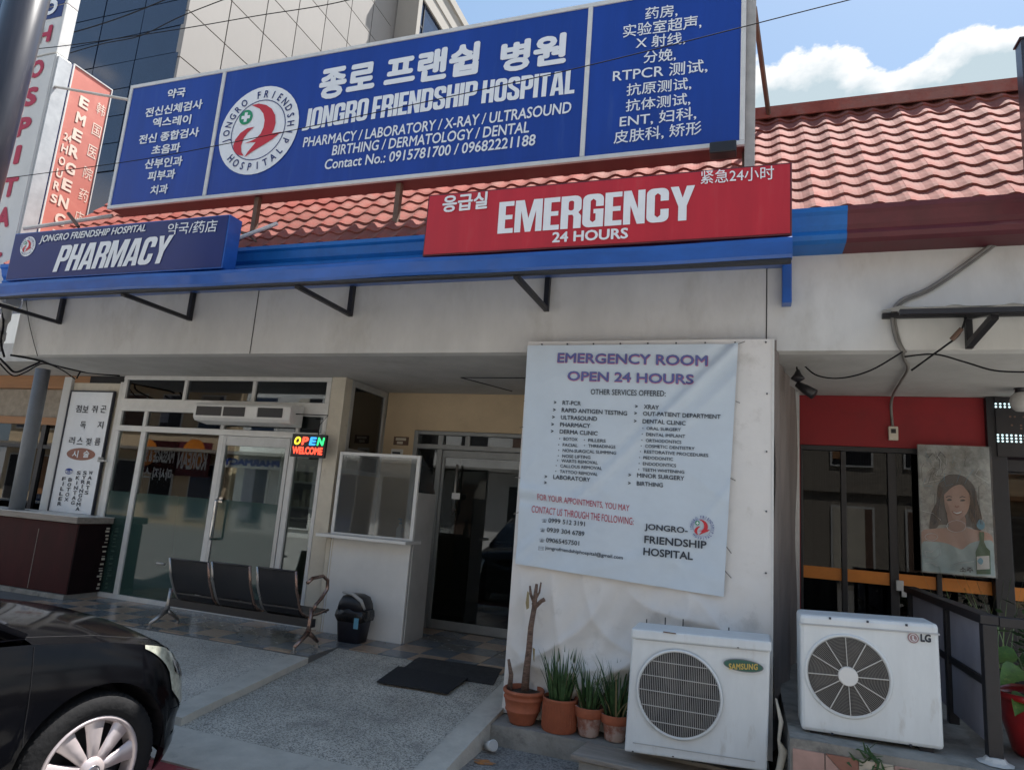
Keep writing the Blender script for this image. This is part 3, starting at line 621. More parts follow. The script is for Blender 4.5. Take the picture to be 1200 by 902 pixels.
MB().tube([(q1.x, 7.24, q1.z), (q2.x+.005, 7.24, q2.z)], .014, 8).tube([(q1.x, 7.24, q1.z-.06), (q1.x, 7.31, q1.z-.06)], .01, 6).tube([(q2.x, 7.24, q2.z+.06), (q2.x, 7.31, q2.z+.06)], .01, 6).build('handle', M['steelleg'], idr, smooth=True)
q3 = at(534, 581, Y=7.22)
MB().box(q3.x-.05, q3.x+.05, 7.222, 7.227, q3.z-.035, q3.z+.035).build('door_notice', M['whiteplastic'], idr)
# ceiling crack strip above the inner door
q = at(540, 442, Z=SZ+.003); q5 = at(600, 458, Z=SZ+.003)
MB().tube([(q.x, q.y, SZ), (q5.x, q5.y, SZ)], .006, 5).tube([(q.x, q.y, SZ), (q.x+1.2, q.y, SZ)], .006, 5).build('ceiling_wire', M['black'], B)

# --- roof
RY0, RZ0, RY1, RZ1 = 4.965, 3.905, 6.40, 5.56
SL = math.hypot(RY1-RY0, RZ1-RZ0); cs, sn = (RY1-RY0)/SL, (RZ1-RZ0)/SL
ROWS = 11; EX = SL/ROWS; PW = .2
roof = MB().add([(-7.95, RY0, RZ0), (3.05, RY0, RZ0), (3.05, RY1, RZ1), (-7.95, RY1, RZ1), (-7.95, 8.9, 4.0), (3.05, 8.9, 4.0)], [(0, 1, 2, 3), (3, 2, 5, 4)]).build('roof', M['tile'], B)
def rp(x, u, h): return (x, RY0+cs*u-sn*h, RZ0+sn*u+cs*h)
def wave(t): return .030*(.5+.5*math.cos(2*math.pi*t))**1.25
def tile_mb(dx=0, du=0, rnd=0):
    m = MB(); n = 8; vs = []
    for k in range(n+1):
        t = k/n-.0; h = wave(t)
        for (u, hh) in ((0, .012+h-.014), (-.003, .026+h), (.05, .024+h), (EX+.004, .010+h)):
            vs.append(rp(dx+t*PW, du+u, hh+rnd))
    fs = []
    for k in range(n):
        for r in range(3): fs.append((k*4+r, (k+1)*4+r, (k+1)*4+r+1, k*4+r+1))
    return m.add(vs, fs)
tile_me = tile_mb().mesh('roof_tile', M['tile'], smooth=False)
cand = []
ncol = int(11/PW)
for i in range(ncol):
    for j in range(ROWS):
        x = -7.95+i*PW
        ok = (x > -.25) or (-5.1 < x < -.3 and j < 4)
        cand.append((0 if x > -.25 else 1, x, j, ok))
vis = sorted([c for c in cand if c[3]])[:300]
vset = {(c[1], c[2]) for c in vis}
for (_, x, j, ok) in vis:
    o = bpy.data.objects.new('roof_tile', tile_me); C.objects.link(o); o.parent = roof
    o.location = Vector((x, cs*j*EX-sn*random.uniform(0, .004), sn*j*EX+cs*random.uniform(0, .004)))-OFF[B]+Vector((0, 0, 0))
rest = MB()
for (_, x, j, ok) in cand:
    if (x, j) not in vset:
        t_ = tile_mb(x, j*EX); rest.add(t_.v, t_.f)
rest.build('roof_tile_field', M['tile'], roof, kind='stuff')
MB().bar((-7.95, RY1-.01, RZ1+.045), (3.05, RY1-.01, RZ1+.045), .26, .035).bar((-7.95, RY1-.14, RZ1-.02), (3.05, RY1-.14, RZ1-.02), .02, .09).build('ridge_cap', M['tile'], roof, bev=.004)
# gutter: stepped box profile, blue then maroon
def gutter(x0, x1, m):
    prof = [(5.239, 3.69), (5.03, 3.69), (4.985, 3.705), (4.965, 3.735), (4.98, 3.77), (4.955, 3.80), (4.935, 3.87), (4.915, 3.89), (4.915, 3.925), (5.0, 3.93), (5.239, 3.93)]
    return MB().prismx(prof[::-1], x0, x1).build('gutter', M[m], B, fix=True)
gutter(-7.98, .655, 'bluegutter'); gutter(.656, 3.05, 'maroon')
# thin wall awning rail in blue with brackets
AY, AZ0, AZ1 = 4.38, 3.345, 3.50
aw = thing('blue_awning', 'long blue metal awning fascia along the shopfront with black brackets under it', 'awning', (-3.9, AY, AZ0))
prof = [(AY, AZ0), (AY-.012, AZ0+.02), (AY-.012, AZ1-.05), (AY-.004, AZ1-.018), (AY+.03, AZ1), (AY+.07, AZ1+.004), (5.238, 3.628), (5.238, 3.60), (AY+.10, AZ1-.03), (AY+.05, AZ1-.04), (AY+.05, AZ0)]
n = 30; vs = []; xs = [-8.6+(8.6+.262)*i/n for i in range(n+1)]
for i, x in enumerate(xs):
    dz = .004*math.sin(x*1.9)+.003*math.sin(x*4.7+1)
    if x < -6: dz += (x+6)*.006
    for y, z in prof: vs.append((x, y, z+(dz if y < 5 else 0)))
m_ = len(prof); fs = []
for i in range(n):
    for k in range(m_): fs.append((i*m_+k, (i+1)*m_+k, (i+1)*m_+(k+1) % m_, i*m_+(k+1) % m_))
fs += [tuple(range(m_)), tuple(range(n*m_, (n+1)*m_))[::-1]]
MB().add(vs, fs).build('fascia', M['bluepaint'], aw, fix=True)
MB().box(-8.6, .255, AY+.0, AY+.05, AZ0-.022, AZ0-.002).build('lower_rail', M['black'], aw)
for (px, py) in ((70, 375), (222, 375), (410, 370), (640, 365), (922, 360)):
    p = at(px, py, Y=5.22); m = M['bluepaint'] if px == 922 else M['black']
    x = p.x
    if px == 922:
        MB().box(x-.036, x+.030, 5.13, 5.237, 3.29, 3.60).build('bracket', m, aw, bev=.003); continue
    MB().box(x-.022, x+.022, 5.19, 5.237, 3.30, 3.60).bar((x, 5.189, 3.318), (x, AY+.03, 3.318), .04, .036).build('bracket', m, aw, bev=.003)

# ================================================================== SIGNS
def sign_box(name, label, x0, x1, z0, z1, y, depth, face, side, frame=None, fw=.02, top_skew=0):
    t = thing(name, label, 'sign', ((x0+x1)/2, y, z0))
    MB().box(x0, x1, y+.004, y+depth, z0, z1).build('casing', M[side], t, bev=.004)
    MB().box(x0+fw*.6, x1-fw*.6, y, y+.004, z0+fw*.6, z1-fw*.6).build('face', M[face], t)
    if frame:
        f = MB().box(x0-.004, x1+.004, y-.012, y+.02, z0-.004, z0+fw).box(x0-.004, x1+.004, y-.012, y+.02, z1-fw, z1+.004)
        f.box(x0-.004, x0+fw, y-.012, y+.02, z0+fw+.001, z1-fw-.001).box(x1-fw, x1+.004, y-.012, y+.02, z0+fw+.001, z1-fw-.001)
        f.build('frame', M[frame], t, bev=.003)
    return t
Wp = M['white']
# big blue sign
MY = 5.10
ms = sign_box('main_sign', 'huge blue hospital signboard with white framed panels above the roof edge', -6.73, -.045, 4.58, 6.09, MY, .22, 'blue', 'maroon', 'whiteframe', .035)
for px, py in ((251, 163), (687, 105)):
    p = at(px, py, Y=MY); MB().box(p.x-.02, p.x+.02, MY-.013, MY+.003, 4.617, 6.053).build('divider', M['whiteframe'], ms)
for s, a, b, h in (('약국', (196, 116.8), (217, 114), 11), ('전신신체검사', (170, 138.6), (237, 128), 11), ('엑스레이', (178.5, 150.2), (223.5, 146), 11), ('전신 종합검사', (162.5, 170), (233, 160.5), 11),
                   ('초음파', (177.5, 182.4), (211, 178.7), 11), ('산부인과', (169.5, 199), (213.5, 194.8), 11.5), ('피부과', (173, 213.2), (205, 210), 11.5), ('치과', (176, 229.4), (196.5, 227), 11)):
    tx(s, a, b, h, MY, Wp, ms, .030)
for s, a, b, h in (('종로', (372, 119), (438, 108), 36), ('프랜쉽', (449, 105), (560, 87), 37), ('병원', (585, 87), (663, 75), 36)):
    tx(s, a, b, h, MY, Wp, ms, .045)
for s, a, b, h in (('JONGRO', (354, 154), (430, 141), 25), ('FRIENDSHIP', (435, 140.5), (558, 122.5), 26.5), ('HOSPITAL', (564, 122), (673, 110), 27)):
    tx(s, a, b, h, MY, Wp, ms, heavy=True, shear=.01)
for s, a, b, h in (('PHARMACY / LABORATORY / X-RAY / ULTRASOUND', (355, 173.5), (669, 133), 12.5), ('BIRTHING / DERMATOLOGY / DENTAL', (389, 183), (620, 156), 12.5), ('Contact No.: 0915781700 / 09682221188', (380, 199.5), (627, 171), 12.5)):
    tx(s, a, b, h, MY, Wp, ms, .018, shear=.05)
for s, a, b, h in (('药房,', (756, 25), (794, 20.5), 15), ('实验室超声,', (730, 46), (822, 34), 16), ('X 射线,', (745, 59), (803, 53), 15), ('分娩,', (754, 76), (792, 72), 15), ('RTPCR 测试,', (718, 98), (829, 86), 16),
                   ('抗原测试,', (734, 114), (810, 106), 15), ('抗体测试,', (733, 132.5), (809, 124), 15), ('ENT, 妇科,', (726, 151), (816, 141), 15.5), ('皮肤科, 矫形', (719, 170), (822, 158.5), 16)):
    tx(s, a, b, h, MY, Wp, ms, .010)
ec = at(303, 153, Y=MY); er = (at(349, 147, Y=MY).x-at(257, 158, Y=MY).x)/2
emblem(ec.x, ec.z, er, MY-.004, ms)
# supports of the big sign
sp = MB()
for px in (303, 467):
    p = at(px, 240, Y=5.2); MB().box(p.x-.025, p.x+.025, 5.16, 5.21, 3.93, 4.58).build('support_post', M['rust'], ms)
MB().box(-.06, .0, 5.20, 5.26, 3.93, 4.57).build('support_post', M['rust'], ms)
MB().box(-.043, .035, MY+.05, MY+.19, 4.40, 6.55).build('side_post', M['pvc'], ms, bev=.004)
MB().box(-.30, -.10, MY-.10, MY+.02, 4.48, 4.575).build('floodlight', M['trim'], ms, bev=.01)
a = at(885, 60, Y=5.45); b = at(905, 137, Y=6.1)
MB().tube([(.02, 5.30, 5.95), (.17, 6.30, 5.52)], .022, 6).build('brace', M['rust'], ms)
# loose steel rails between the sign posts
tr = MB(); p1 = at(478, 262, Y=5.0); tr.tube([(-2.75, 5.05, 4.13), (-2.38, 5.08, 4.14)], .012, 6).build('rail', M['rust'], ms)

# red emergency sign
EY = 4.42
es = sign_box('emergency_sign', 'wide red signboard reading EMERGENCY 24 HOURS standing on the blue awning', -2.395, .262, 3.52, 4.03, EY, .10, 'red', 'maroon')
tx('응급실', (518, 250), (571, 245), 20, EY, Wp, es, .030)
tx('EMERGENCY', (583, 274.5), (814, 258), 38.5, EY, Wp, es, heavy=True, shear=-.01)
tx('24 HOURS', (647, 285), (736, 280), 12.5, EY, Wp, es, .03)
tx('紧急24小时', (821, 216.5), (907, 211), 16, EY, Wp, es, .006)
# pharmacy sign
ps = sign_box('pharmacy_sign', 'dark blue lightbox reading PHARMACY at the left end of the awning', -7.06, -4.34, 3.52, 4.02, EY, .16, 'navy', 'bluepaint')
pc = at(33, 289, Y=EY); emblem(pc.x, pc.z, .105, EY, ps)
tx('JONGRO FRIENDSHIP HOSPITAL', (46, 287), (170, 274), 10.5, EY, Wp, ps, .022, shear=.2)
tx('PHARMACY', (62, 319), (193, 308.5), 31, EY, Wp, ps, heavy=True, shear=.22)
tx('약국/药店', (196, 276), (254, 272), 14, EY, Wp, ps, .006)

# vertical white signs HOSPITAL (faces the street) in two stacked boxes
vs_t = thing('vertical_hospital_sign', 'tall white lightbox with red letters spelling HOSPITAL beside the dark post', 'sign', (-8.3, 5.0, 3.6))
VX0, VX1 = -8.66, -7.96
MB().box(VX0, VX1, 5.006, 5.20, 3.50, 6.66).build('casing', M['lightbox'], vs_t, bev=.008)
MB().box(VX0+.0, VX1-.01, 5.0, 5.005, 3.52, 6.65).build('face', M['lightbox'], vs_t)
MB().box(VX1+.001, VX1+.03, 5.02, 5.19, 3.50, 6.63).build('edge_channel', M['alu'], vs_t)
MB().box(VX0+.02, VX1-.02, 5.006, 5.16, 6.68, 7.35).build('upper_casing', M['lightbox'], vs_t, bev=.008)
MB().box(VX0+.04, VX1-.06, 5.0, 5.005, 7.18, 7.34).build('blue_face', M['navy'], vs_t)
MB().box(VX0+.02, VX1-.02, 5.006, 5.16, 7.36, 9.0).build('upper_casing', M['lightbox'], vs_t, bev=.008)
MB().box(VX0+.05, VX1-.055, 5.0, 5.004, 7.36, 8.95).build('blue_face', M['navy'], vs_t)
cx = (VX0+VX1)/2
for ch, z, m, hh in (('O', 7.23, 'white', .22), ('R', 7.60, 'white', .24), ('G', 7.95, 'white', .24), ('H', 6.84, 'maroontext', .24), ('O', 6.36, 'maroontext', .25), ('S', 5.98, 'maroontext', .26), ('P', 5.58, 'maroontext', .26), ('I', 5.22, 'maroontext', .25), ('T', 4.80, 'maroontext', .26), ('A', 4.42, 'maroontext', .26), ('L', 4.05, 'maroontext', .25)):
    v_, f_ = font_mesh(ch, .055); ww = .10 if ch == 'I' else .24
    lay(v_, f_, (cx+.07-ww/2, z), (cx+.07+ww/2, z), hh, 4.996, M[m], vs_t)
# perpendicular red sign EMERGENCY
pr = thing('projecting_emergency_sign', 'faded red projecting sign with vertical EMERGENCY lettering and a blue edge', 'sign', (-8.1, 5.4, 4.5))
MB().box(-8.25, -8.0, 5.25, 5.80, 4.30, 6.70).build('casing', M['navy'], pr, bev=.006)
MB().box(-7.998, -7.995, 5.27, 5.785, 4.32, 6.68).build('face', M['salmon'], pr)
f = MB().box(-7.999, -7.985, 5.25, 5.265, 4.30, 6.70).box(-7.999, -7.985, 5.79, 5.802, 4.30, 6.70).box(-7.999, -7.985, 5.266, 5.789, 6.685, 6.70)
f.build('frame', M['lightbox'], pr)
def lay_x(s, yc, z, w_, h, X, m, parent, bold=.03):
    v_, f_ = font_mesh(s, bold); xs = [a[0] for a in v_]; ys = [a[1] for a in v_]
    x0, x1, y0, y1 = min(xs), max(xs), min(ys), max(ys)
    MB().add([(X+k_*.0003, yc-w_/2+(a-x0)/(x1-x0)*w_, z+(b-y0)/(y1-y0)*h) for a, b, k_ in v_], f_).build('lettering', m, parent)
for i, ch in enumerate('EMERGENCY'): lay_x(ch, 5.47, 6.22-i*.225, .13, .15, -7.992, M['salmontext'], pr, .045)
for i, ch in enumerate('韩国医院药店'): lay_x(ch, 5.70, 6.27-i*.30, .12, .16, -7.992, M['salmontext'], pr, .0)
lay_x('24', 5.36, 5.70, .10, .10, -7.992, M['salmontext'], pr, .04)
for i, ch in enumerate('HOURS'): lay_x(ch, 5.35, 5.54-i*.165, .08, .11, -7.992, M['salmontext'], pr, .04)
# steel tubes tying the signs together
a = at(60, 101, Y=5.05); b = at(156, 118, Y=MY+.02)
tag(MB().tube([a, b], .016, 6).build('tie_rod', M['pvc']), 'thin steel rod from the tall white sign to the big blue sign, near its top', 'rod')
a = at(28, 268, Y=4.9); b = at(132, 253, Y=5.15)
tag(MB().tube([a, b], .022, 6).build('tie_rod', M['pvc']), 'grey pipe just above the PHARMACY sign reaching the big blue sign', 'rod')
a = at(80, 250, Y=4.7); b = at(92, 266, Y=4.7)
tag(MB().tube([a, b], .018, 6).build('clamp', M['rust']), 'short dark clamp bar crossing the grey pipe above the PHARMACY sign', 'clamp')
a = at(280, 279, Y=4.9); b = at(325, 262, Y=4.93)
tag(MB().tube([a, b], .018, 6).build('loose_tube', M['whiteplastic']), 'loose white plastic tube lying on the gutter right of the PHARMACY sign', 'tube')
a = at(282, 272, Y=4.93); b = at(300, 283, Y=4.93)
tag(MB().tube([a, Vector((a+b)/2)+Vector((0, 0, .02)), b], .012, 6).build('rag', M['rust']), 'brown rag end under the loose white tube by the gutter', 'rag')

# ---- white painted board and clinic sign left of the storefront
wb = thing('painted_board', 'cream painted board wall behind the Korean clinic sign', 'board', (-8.1, 6.43, .25))
MB().box(-8.56, -7.54, 6.42, 6.50, .25, 2.86).build('board', M['creamtrim'], wb, bev=.004)
MB().box(-8.60, -8.46, 6.38, 6.419, 1.16, 2.93).box(-7.60, -7.53, 6.385, 6.419, .25, 2.87).build('edge_trim', M['plaster'], wb)
cs_ = sign_box('clinic_sign', 'narrow white board with Korean words, a brown oval and vertical English treatments', -8.43, -7.665, 1.17, 2.745, 6.375, .03, 'white', 'ink', 'ink', .014)
CY = 6.375
INK = M['ink']
for ch, x, y in (('점', 92, 483), ('보', 100, 483.5), ('쥐', 110.5, 483.5), ('곤', 121, 483.5), ('독', 97, 502), ('지', 117.5, 502), ('러', 84, 520), ('스', 93.5, 520.5), ('젖', 103.5, 521.5), ('름', 114, 521.5)):
    tx(ch, (x-3.4, y), (x+3.2, y+.3), 8.5, CY, INK, cs_, .012)
oc = at(95, 532, Y=CY); ow = at(112, 532, Y=CY).x-oc.x
MB().disc(oc.x, oc.z, ow, CY-.004, 32, ry=.078).build('oval_patch', M['brownoval'], cs_)
for ch, x in (('시', 88), ('술', 101)): tx(ch, (x-3.6, 536), (x+3.6, 536.3), 8.5, CY, Wp, cs_, .02, dY=.008)
oc2 = at(81, 552, Y=CY)
MB().disc(oc2.x, oc2.z, .072, CY-.004, 28, ry=.038).build('oval_patch', M['blue'], cs_)
tx('FILLER', (76.5, 554), (86, 554.5), 3.2, CY, Wp, cs_, .02, dY=.008)
for word, x0, y0, x1, y1 in (('WARTS', 106.5, 556, 101.5, 579), ('SYRINGOMA', 99.5, 556, 91, 598), ('SKINTAG', 92.3, 556, 85.5, 591), ('BOTOX', 82.4, 564, 77.8, 587), ('FILLER', 75, 563, 69.7, 592)):
    n_ = len(word)
    for i, ch in enumerate(word):
        x = x0+(x1-x0)*i/(n_-1); y = y0+(y1-y0)*i/(n_-1); w2 = 2.2 if ch != 'I' else .5
        tx(ch, (x-w2, y), (x+w2, y+.2), 4.4, CY, INK, cs_, .02)
MB().box(-7.64, -7.50, 6.30, 6.318, 1.60+.25, 1.615+.25).box(-7.655, -7.64, 6.30, 6.374, 1.84, 1.90).build('bracket', M['alu'], wb)

# ---- counter at the left
ct = thing('counter', 'dark wine red counter with worn white top in front of the clinic sign', 'counter', (-8.5, 6.1, .25))
CX = -7.31; CYF = 5.93
MB().box(-13, CX-.002, CYF, 6.355, .31, 1.10).build('front_panel', M['counter'], ct, bev=.006)
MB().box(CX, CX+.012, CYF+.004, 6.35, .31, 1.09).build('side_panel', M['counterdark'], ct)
MB().box(-13, CX+.03, CYF-.05, 6.37, 1.105, 1.175).build('top', M['wood'], ct, bev=.01)
MB().box(-13, CX+.03, CYF-.052, 6.372, 1.1755, 1.182).build('worn_top_sheet', M['lightbox'], ct)
MB().box(-13, CX-.0, CYF-.02, 6.34, .25, .305).build('plinth', M['concrete'], ct)
k = MB()
z = .34
while z < 1.05:
    h_ = random.uniform(.006, .028); k.box(CX+.012, CX+.016+random.uniform(0, .006), 6.30+random.uniform(-.02, .03), 6.34, z, z+h_); z += h_+random.uniform(.01, .05)
k.build('peeled_edge', M['creamtrim'], ct)
a = at(26, 770, Y=5.9)
MB().box(CX-.62, CX-.614, CYF-.004, CYF, .32, 1.0).build('joint_strip', M['wood'], ct)
pl = thing('grey_post', 'slanting grey steel pipe post standing on the left counter', 'post', (-8.47, 6.0, 1.17))
MB().tube([(-8.47, 6.0, 1.18), (-8.50, 6.0, 2.95)], .085, 16).build('post', M['steelpole'], pl, smooth=True)
MB().box(-8.62, -8.38, 5.93, 6.10, 1.182, 1.19).build('base_plate', M['steelpole'], pl)
# neighbour shop at the far left
nb = thing('neighbour_shop', 'neighbouring shop at the far left with stone band, orange wood fascia and dark window', 'building', (-10, 7, 0))
MB().box(-14, -8.62, 7.0, 7.2, 2.45, 2.86).build('stone_band', M['stone'], nb)
MB().box(-14, -8.62, 6.97, 7.19, 2.34, 2.445).build('wood_fascia', M['neighwood'], nb)
MB().box(-14, -8.62, 6.9, 7.18, 2.865, 3.05).build('upper_fascia', M['neighwood'], nb)
MB().box(-14, -8.2, 6.0, 9, 3.055, 3.3).build('roof_slab', M['soffit'], nb)
MB().box(-14, -8.2, 7.15, 7.25, 3.31, 4.1).build('wall', M['plaster'], nb)
g = MB()
for x in (-8.70, -9.62, -10.9): g.box(x-.05, x+.03, 6.98, 7.06, .3, 2.339)
g.box(-14, -8.75, 6.985, 7.05, 2.0, 2.05)
g = g.build('window_frame', M['black'], nb)
for a_, b_ in ((-9.58, -8.76), (-10.85, -9.68)):
    MB().box(a_, b_, 7.01, 7.02, .3, 1.99).build('pane', M['darkglass'], g)
    MB().box(a_, b_, 7.01, 7.02, 2.051, 2.335).build('pane', M['darkglass'], g)
MB().box(-9.6, -8.8, 7.06, 7.065, 2.08, 2.2).build('sign_strip', M['creamtrim'], g)
MB().box(-14, -8.62, 8.6, 8.7, 0, 3.05).build('rear_wall', M['darkin'], nb)

# ---- booth with screen
bt = thing('reception_booth', 'white reception booth with framed plexiglass screen and a shelf', 'booth', (-3.7, 6.3, .25))
bl, br_, bf = -4.15, -3.205, 6.315
MB().box(bl, br_-.006, bf, bf+.03, .252, 1.215).build('front_panel', M['whiteplastic'], bt, bev=.003)
MB().prismx([(bf+.031, .252), (6.76, .252), (6.76, 1.74), (bf+.031, 1.74)], br_-.004, br_+.012).build('side_panel', M['greypanel' if 0 else 'soffit'], bt, fix=True)  # side of the white booth in grey: its shadow is in the colour
MB().box(bl-.05, bl-.001, bf-.005, bf+.03, .252, 1.215).box(bl+.02, bl+.028, bf-.003, bf+.001, .26, 1.21).build('edge_strip', M['creamtrim'], bt)
MB().box(bl-.09, br_+.02, 6.15, 6.50, 1.218, 1.25).build('shelf', M['whiteplastic'], bt, bev=.004)
f = MB(); f.box(bl-.02, bl+.015, bf, bf+.03, 1.251, 2.12).box(br_-.03, br_+.01, bf, bf+.03, 1.251, 2.12).box(bl+.016, br_-.031, bf, bf+.03, 2.088, 2.12).box(bl+.016, br_-.031, bf, bf+.03, 1.251, 1.27)
fo = f.build('screen_frame', M['whiteplastic'], bt, bev=.003)
MB().box(bl+.015, br_-.03, bf+.01, bf+.014, 1.27, 2.088).build('screen', M['plexi'], bt)
v = [(bf+.031, 1.745), (bf+.031, 2.11), (bf+.12, 2.08), (bf+.25, 2.0), (bf+.36, 1.88), (6.76, 1.745)]
MB().prismx(v, br_-.002, br_+.002).build('side_screen', M['plexi'], bt, fix=True)
p = at(468, 618, Y=6.4)
bo = thing('sanitizer_bottle', 'small pale plastic pump bottle on the booth shelf behind the screen', 'bottle', (p.x, 6.42, 1.25))
MB().lathe([(.035, 0), (.038, .02), (.038, .11), (.015, .14), (.015, .155)], 14, (p.x, 6.42, 1.251)).build('body', M['whiteplastic'], bo, smooth=True)
MB().lathe([(.017, .155), (.017, .17), (.006, .172), (.006, .20)], 10, (p.x, 6.42, 1.251)).box(p.x-.03, p.x+.008, 6.413, 6.427, 1.25+.20, 1.25+.212).build('pump', M['posterblue'], bo)
no = thing('wall_notice', 'small dark notice on the cream wall above the booth', 'notice', (-4.0, 7.29, 2.28))
p0, p1 = at(461, 521, Y=7.29), at(479, 512, Y=7.29)
MB().box(p0.x, p1.x, 7.285, 7.298, p0.z, p1.z).build('plate', M['rust'], no)
MB().box(p0.x+.03, p1.x-.03, 7.281, 7.284, (p0.z+p1.z)/2+.005, p1.z-.015).box(p0.x+.05, p1.x-.07, 7.281, 7.284, p0.z+.012, (p0.z+p1.z)/2-.008).build('print', M['creamtrim'], no)
no2 = thing('wall_notice', 'thin white notice strip below the dark notice above the booth', 'notice', (-4.0, 7.29, 2.2))
MB().box(p0.x-.02, p1.x-.06, 7.286, 7.298, p0.z-.14, p0.z-.05).build('plate', M['whiteplastic'], no2)
MB().box(p0.x+.0, p1.x-.09, 7.283, 7.2855, p0.z-.11, p0.z-.085).build('print', INK, no2)

# ---- air curtain and OPEN sign
ac = thing('air_curtain', 'long pale air curtain unit mounted over the glass door', 'air curtain', (-5.4, 6.2, 2.37))
ax0, ax1 = -6.06, -4.72
MB().prismx([(6.33, 2.36), (6.13, 2.385), (6.10, 2.42), (6.10, 2.56), (6.13, 2.59), (6.335, 2.60)], ax0, ax1).build('casing', M['whiteframe'], ac, fix=True, bev=.006)
for a_, b_ in ((ax0+.04, -5.66), (-5.63, -5.33), (-5.15, ax1-.10)):
    MB().box(a_, b_, 6.094, 6.099, 2.44, 2.545).build('intake_grille', M['trim'], ac)
MB().box(-5.32, -5.16, 6.092, 6.099, 2.44, 2.545).build('badge_panel', M['whiteplastic'], ac)
os_ = thing('open_sign', 'small black LED sign reading OPEN WELCOME in coloured letters', 'sign', (-4.5, 6.2, 2.03))
p0, p1 = at(339.5, 534.5, Y=6.2), at(383, 509.5, Y=6.2)
MB().box(p0.x, p1.x, 6.2, 6.235, p0.z, p1.z).build('casing', M['trim'], os_, bev=.005)
zz = p0.z; hh = p1.z-p0.z; ww = p1.x-p0.x
for i, (ch, m) in enumerate((('O', 'ledyellow'), ('P', 'ledred'), ('E', 'ledblue'), ('N', 'ledgreen'))):
    v_, f_ = font_mesh(ch, .05); lay(v_, f_, (p0.x+ww*(.07+i*.225), zz+hh*.52), (p0.x+ww*(.07+i*.225+.19), zz+hh*.52), hh*.36, 6.196, M[m], os_, .15)
v_, f_ = heavy_mesh('WELCOME'.replace('W', 'M')); v_, f_ = font_mesh('WELCOME', .05); lay(v_, f_, (p0.x+ww*.06, zz+hh*.12), (p0.x+ww*.94, zz+hh*.12), hh*.33, 6.196, M['ledred'], os_)
MB().tube([(p1.x-.12, 6.22, p1.z), (p1.x-.14, 6.24, p1.z+.1), (p1.x-.05, 6.25, p1.z+.22), (ax1, 6.2, 2.5)], .006, 5).build('power_cable', M['cable'], os_)

# ---- bench
bn = thing('waiting_bench', 'black three seat waiting bench facing the shopfront, seen from its back', 'bench', (-4.6, 5.6, .25))
by = 5.46; bx0, bx1 = -5.42, -3.80; zf = .252
b0_ = at(205, 713, Y=by+.08); b1_ = at(355, 732, Y=by+.08); zbm = (b0_.z+b1_.z)/2
MB().box(bx0-.02, bx1+.06, by+.08, by+.14, zbm, zbm+.075).build('beam', M['meshblack'], bn, bev=.004)
sw_ = .50; tops = ((199, 245, 655, 660, 207, 248, 693, 700), (249, 293, 659, 664.5, 255, 296, 700, 706), (300, 345, 664, 671, 310, 352, 707, 713))
for (xa, xb, ya, yb, xc, xd, yc, yd) in tops:
    A, B_, C_, D_ = at(xa, ya, Y=by-.12), at(xb, yb, Y=by-.12), at(xc, yc, Y=by), at(xd, yd, Y=by)
    zt = (A.z+B_.z)/2; zb_ = (C_.z+D_.z)/2
    xl = (A.x+C_.x)/2+.0; xr = (B_.x+D_.x)/2-.0
    yt = by-.12; yb2 = by
    def P(u, v, o=0):   # back surface, slightly curved
        return (xl+(xr-xl)*u, yt+(yb2-yt)*v+o-.02*math.sin(math.pi*v)+.015*math.sin(math.pi*u), zt+(zb_-zt)*v)
    vs = []; nu, nv = 6, 6
    for o in (0, .012):
        for j in range(nv+1):
            for i in range(nu+1): vs.append(P(i/nu, j/nv, o))
    fs = []
    for o in range(2):
        for j in range(nv):
            for i in range(nu):
                a_ = o*(nu+1)*(nv+1)+j*(nu+1)+i; q = (a_, a_+1, a_+nu+2, a_+nu+1); fs.append(q if o == 0 else q[::-1])
    bk = MB().add(vs, fs).build('backrest', M['meshblack'], bn, smooth=True)
    seat = MB()
    pts = [(by+.0, zb_), (by+.04, zb_-.05), (by+.12, zb_-.085), (by+.30, zb_-.075), (by+.44, zb_-.05), (by+.47, zb_-.08)]
    vs = []; 
    for (yy, z_) in pts: vs += [(xl+.01, yy, z_), (xr-.01, yy, z_), (xl+.01, yy, z_-.014), (xr-.01, yy, z_-.014)]
    fs = []
    for i in range(len(pts)-1):
        k_ = i*4; fs += [(k_, k_+1, k_+5, k_+4), (k_+2, k_+6, k_+7, k_+3), (k_, k_+4, k_+6, k_+2), (k_+1, k_+3, k_+7, k_+5)]
    fs += [(0, 2, 3, 1)]
    MB().add(vs, fs).build('seat', M['meshblack'], bn)
    for x in (xl-.008, xr+.008):
        MB().tube([(x, yt-.005, zt+.012), (x, (yt+yb2)/2-.024, (zt+zb_)/2), (x, yb2, zb_+.0), (x, by+.05, zb_-.055), (x, by+.13, zb_-.09), (x, by+.30, zb_-.08), (x, by+.46, zb_-.06)], .013, 7).build('seat_rail', M['bronze'] if x > xl else M['steelleg'], bn, smooth=True)
    MB().tube([(xl, yt, zt+.006), (xr, yt, zt+.006)], .010, 6).build('top_bar', M['meshblack'], bn, smooth=True)
for x, m in ((bx0-.02, 'steelleg'), (bx1+.03, 'bronze')):
    lg = MB()
    lg.tube([(x, by+.10, zf+.36), (x, by+.09, zf+.22), (x, by+.08, zf+.14)], [.022, .020, .026], 8)
    lg.tube([(x, by+.08, zf+.15), (x, by+.0, zf+.10), (x, by-.10, zf+.045)], [.026, .02, .016], 8)
    lg.tube([(x, by+.08, zf+.15), (x, by+.17, zf+.10), (x, by+.25, zf+.045)], [.026, .02, .016], 8)
    l_ = lg.build('leg', M[m], bn, smooth=True)
    for yy in (by-.10, by+.25): MB().lathe([(.026, 0), (.026, .012), (.010, .016), (.010, .05)], 10, (x, yy, zf)).build('foot', M['steelleg'], l_)
x = bx1+.05
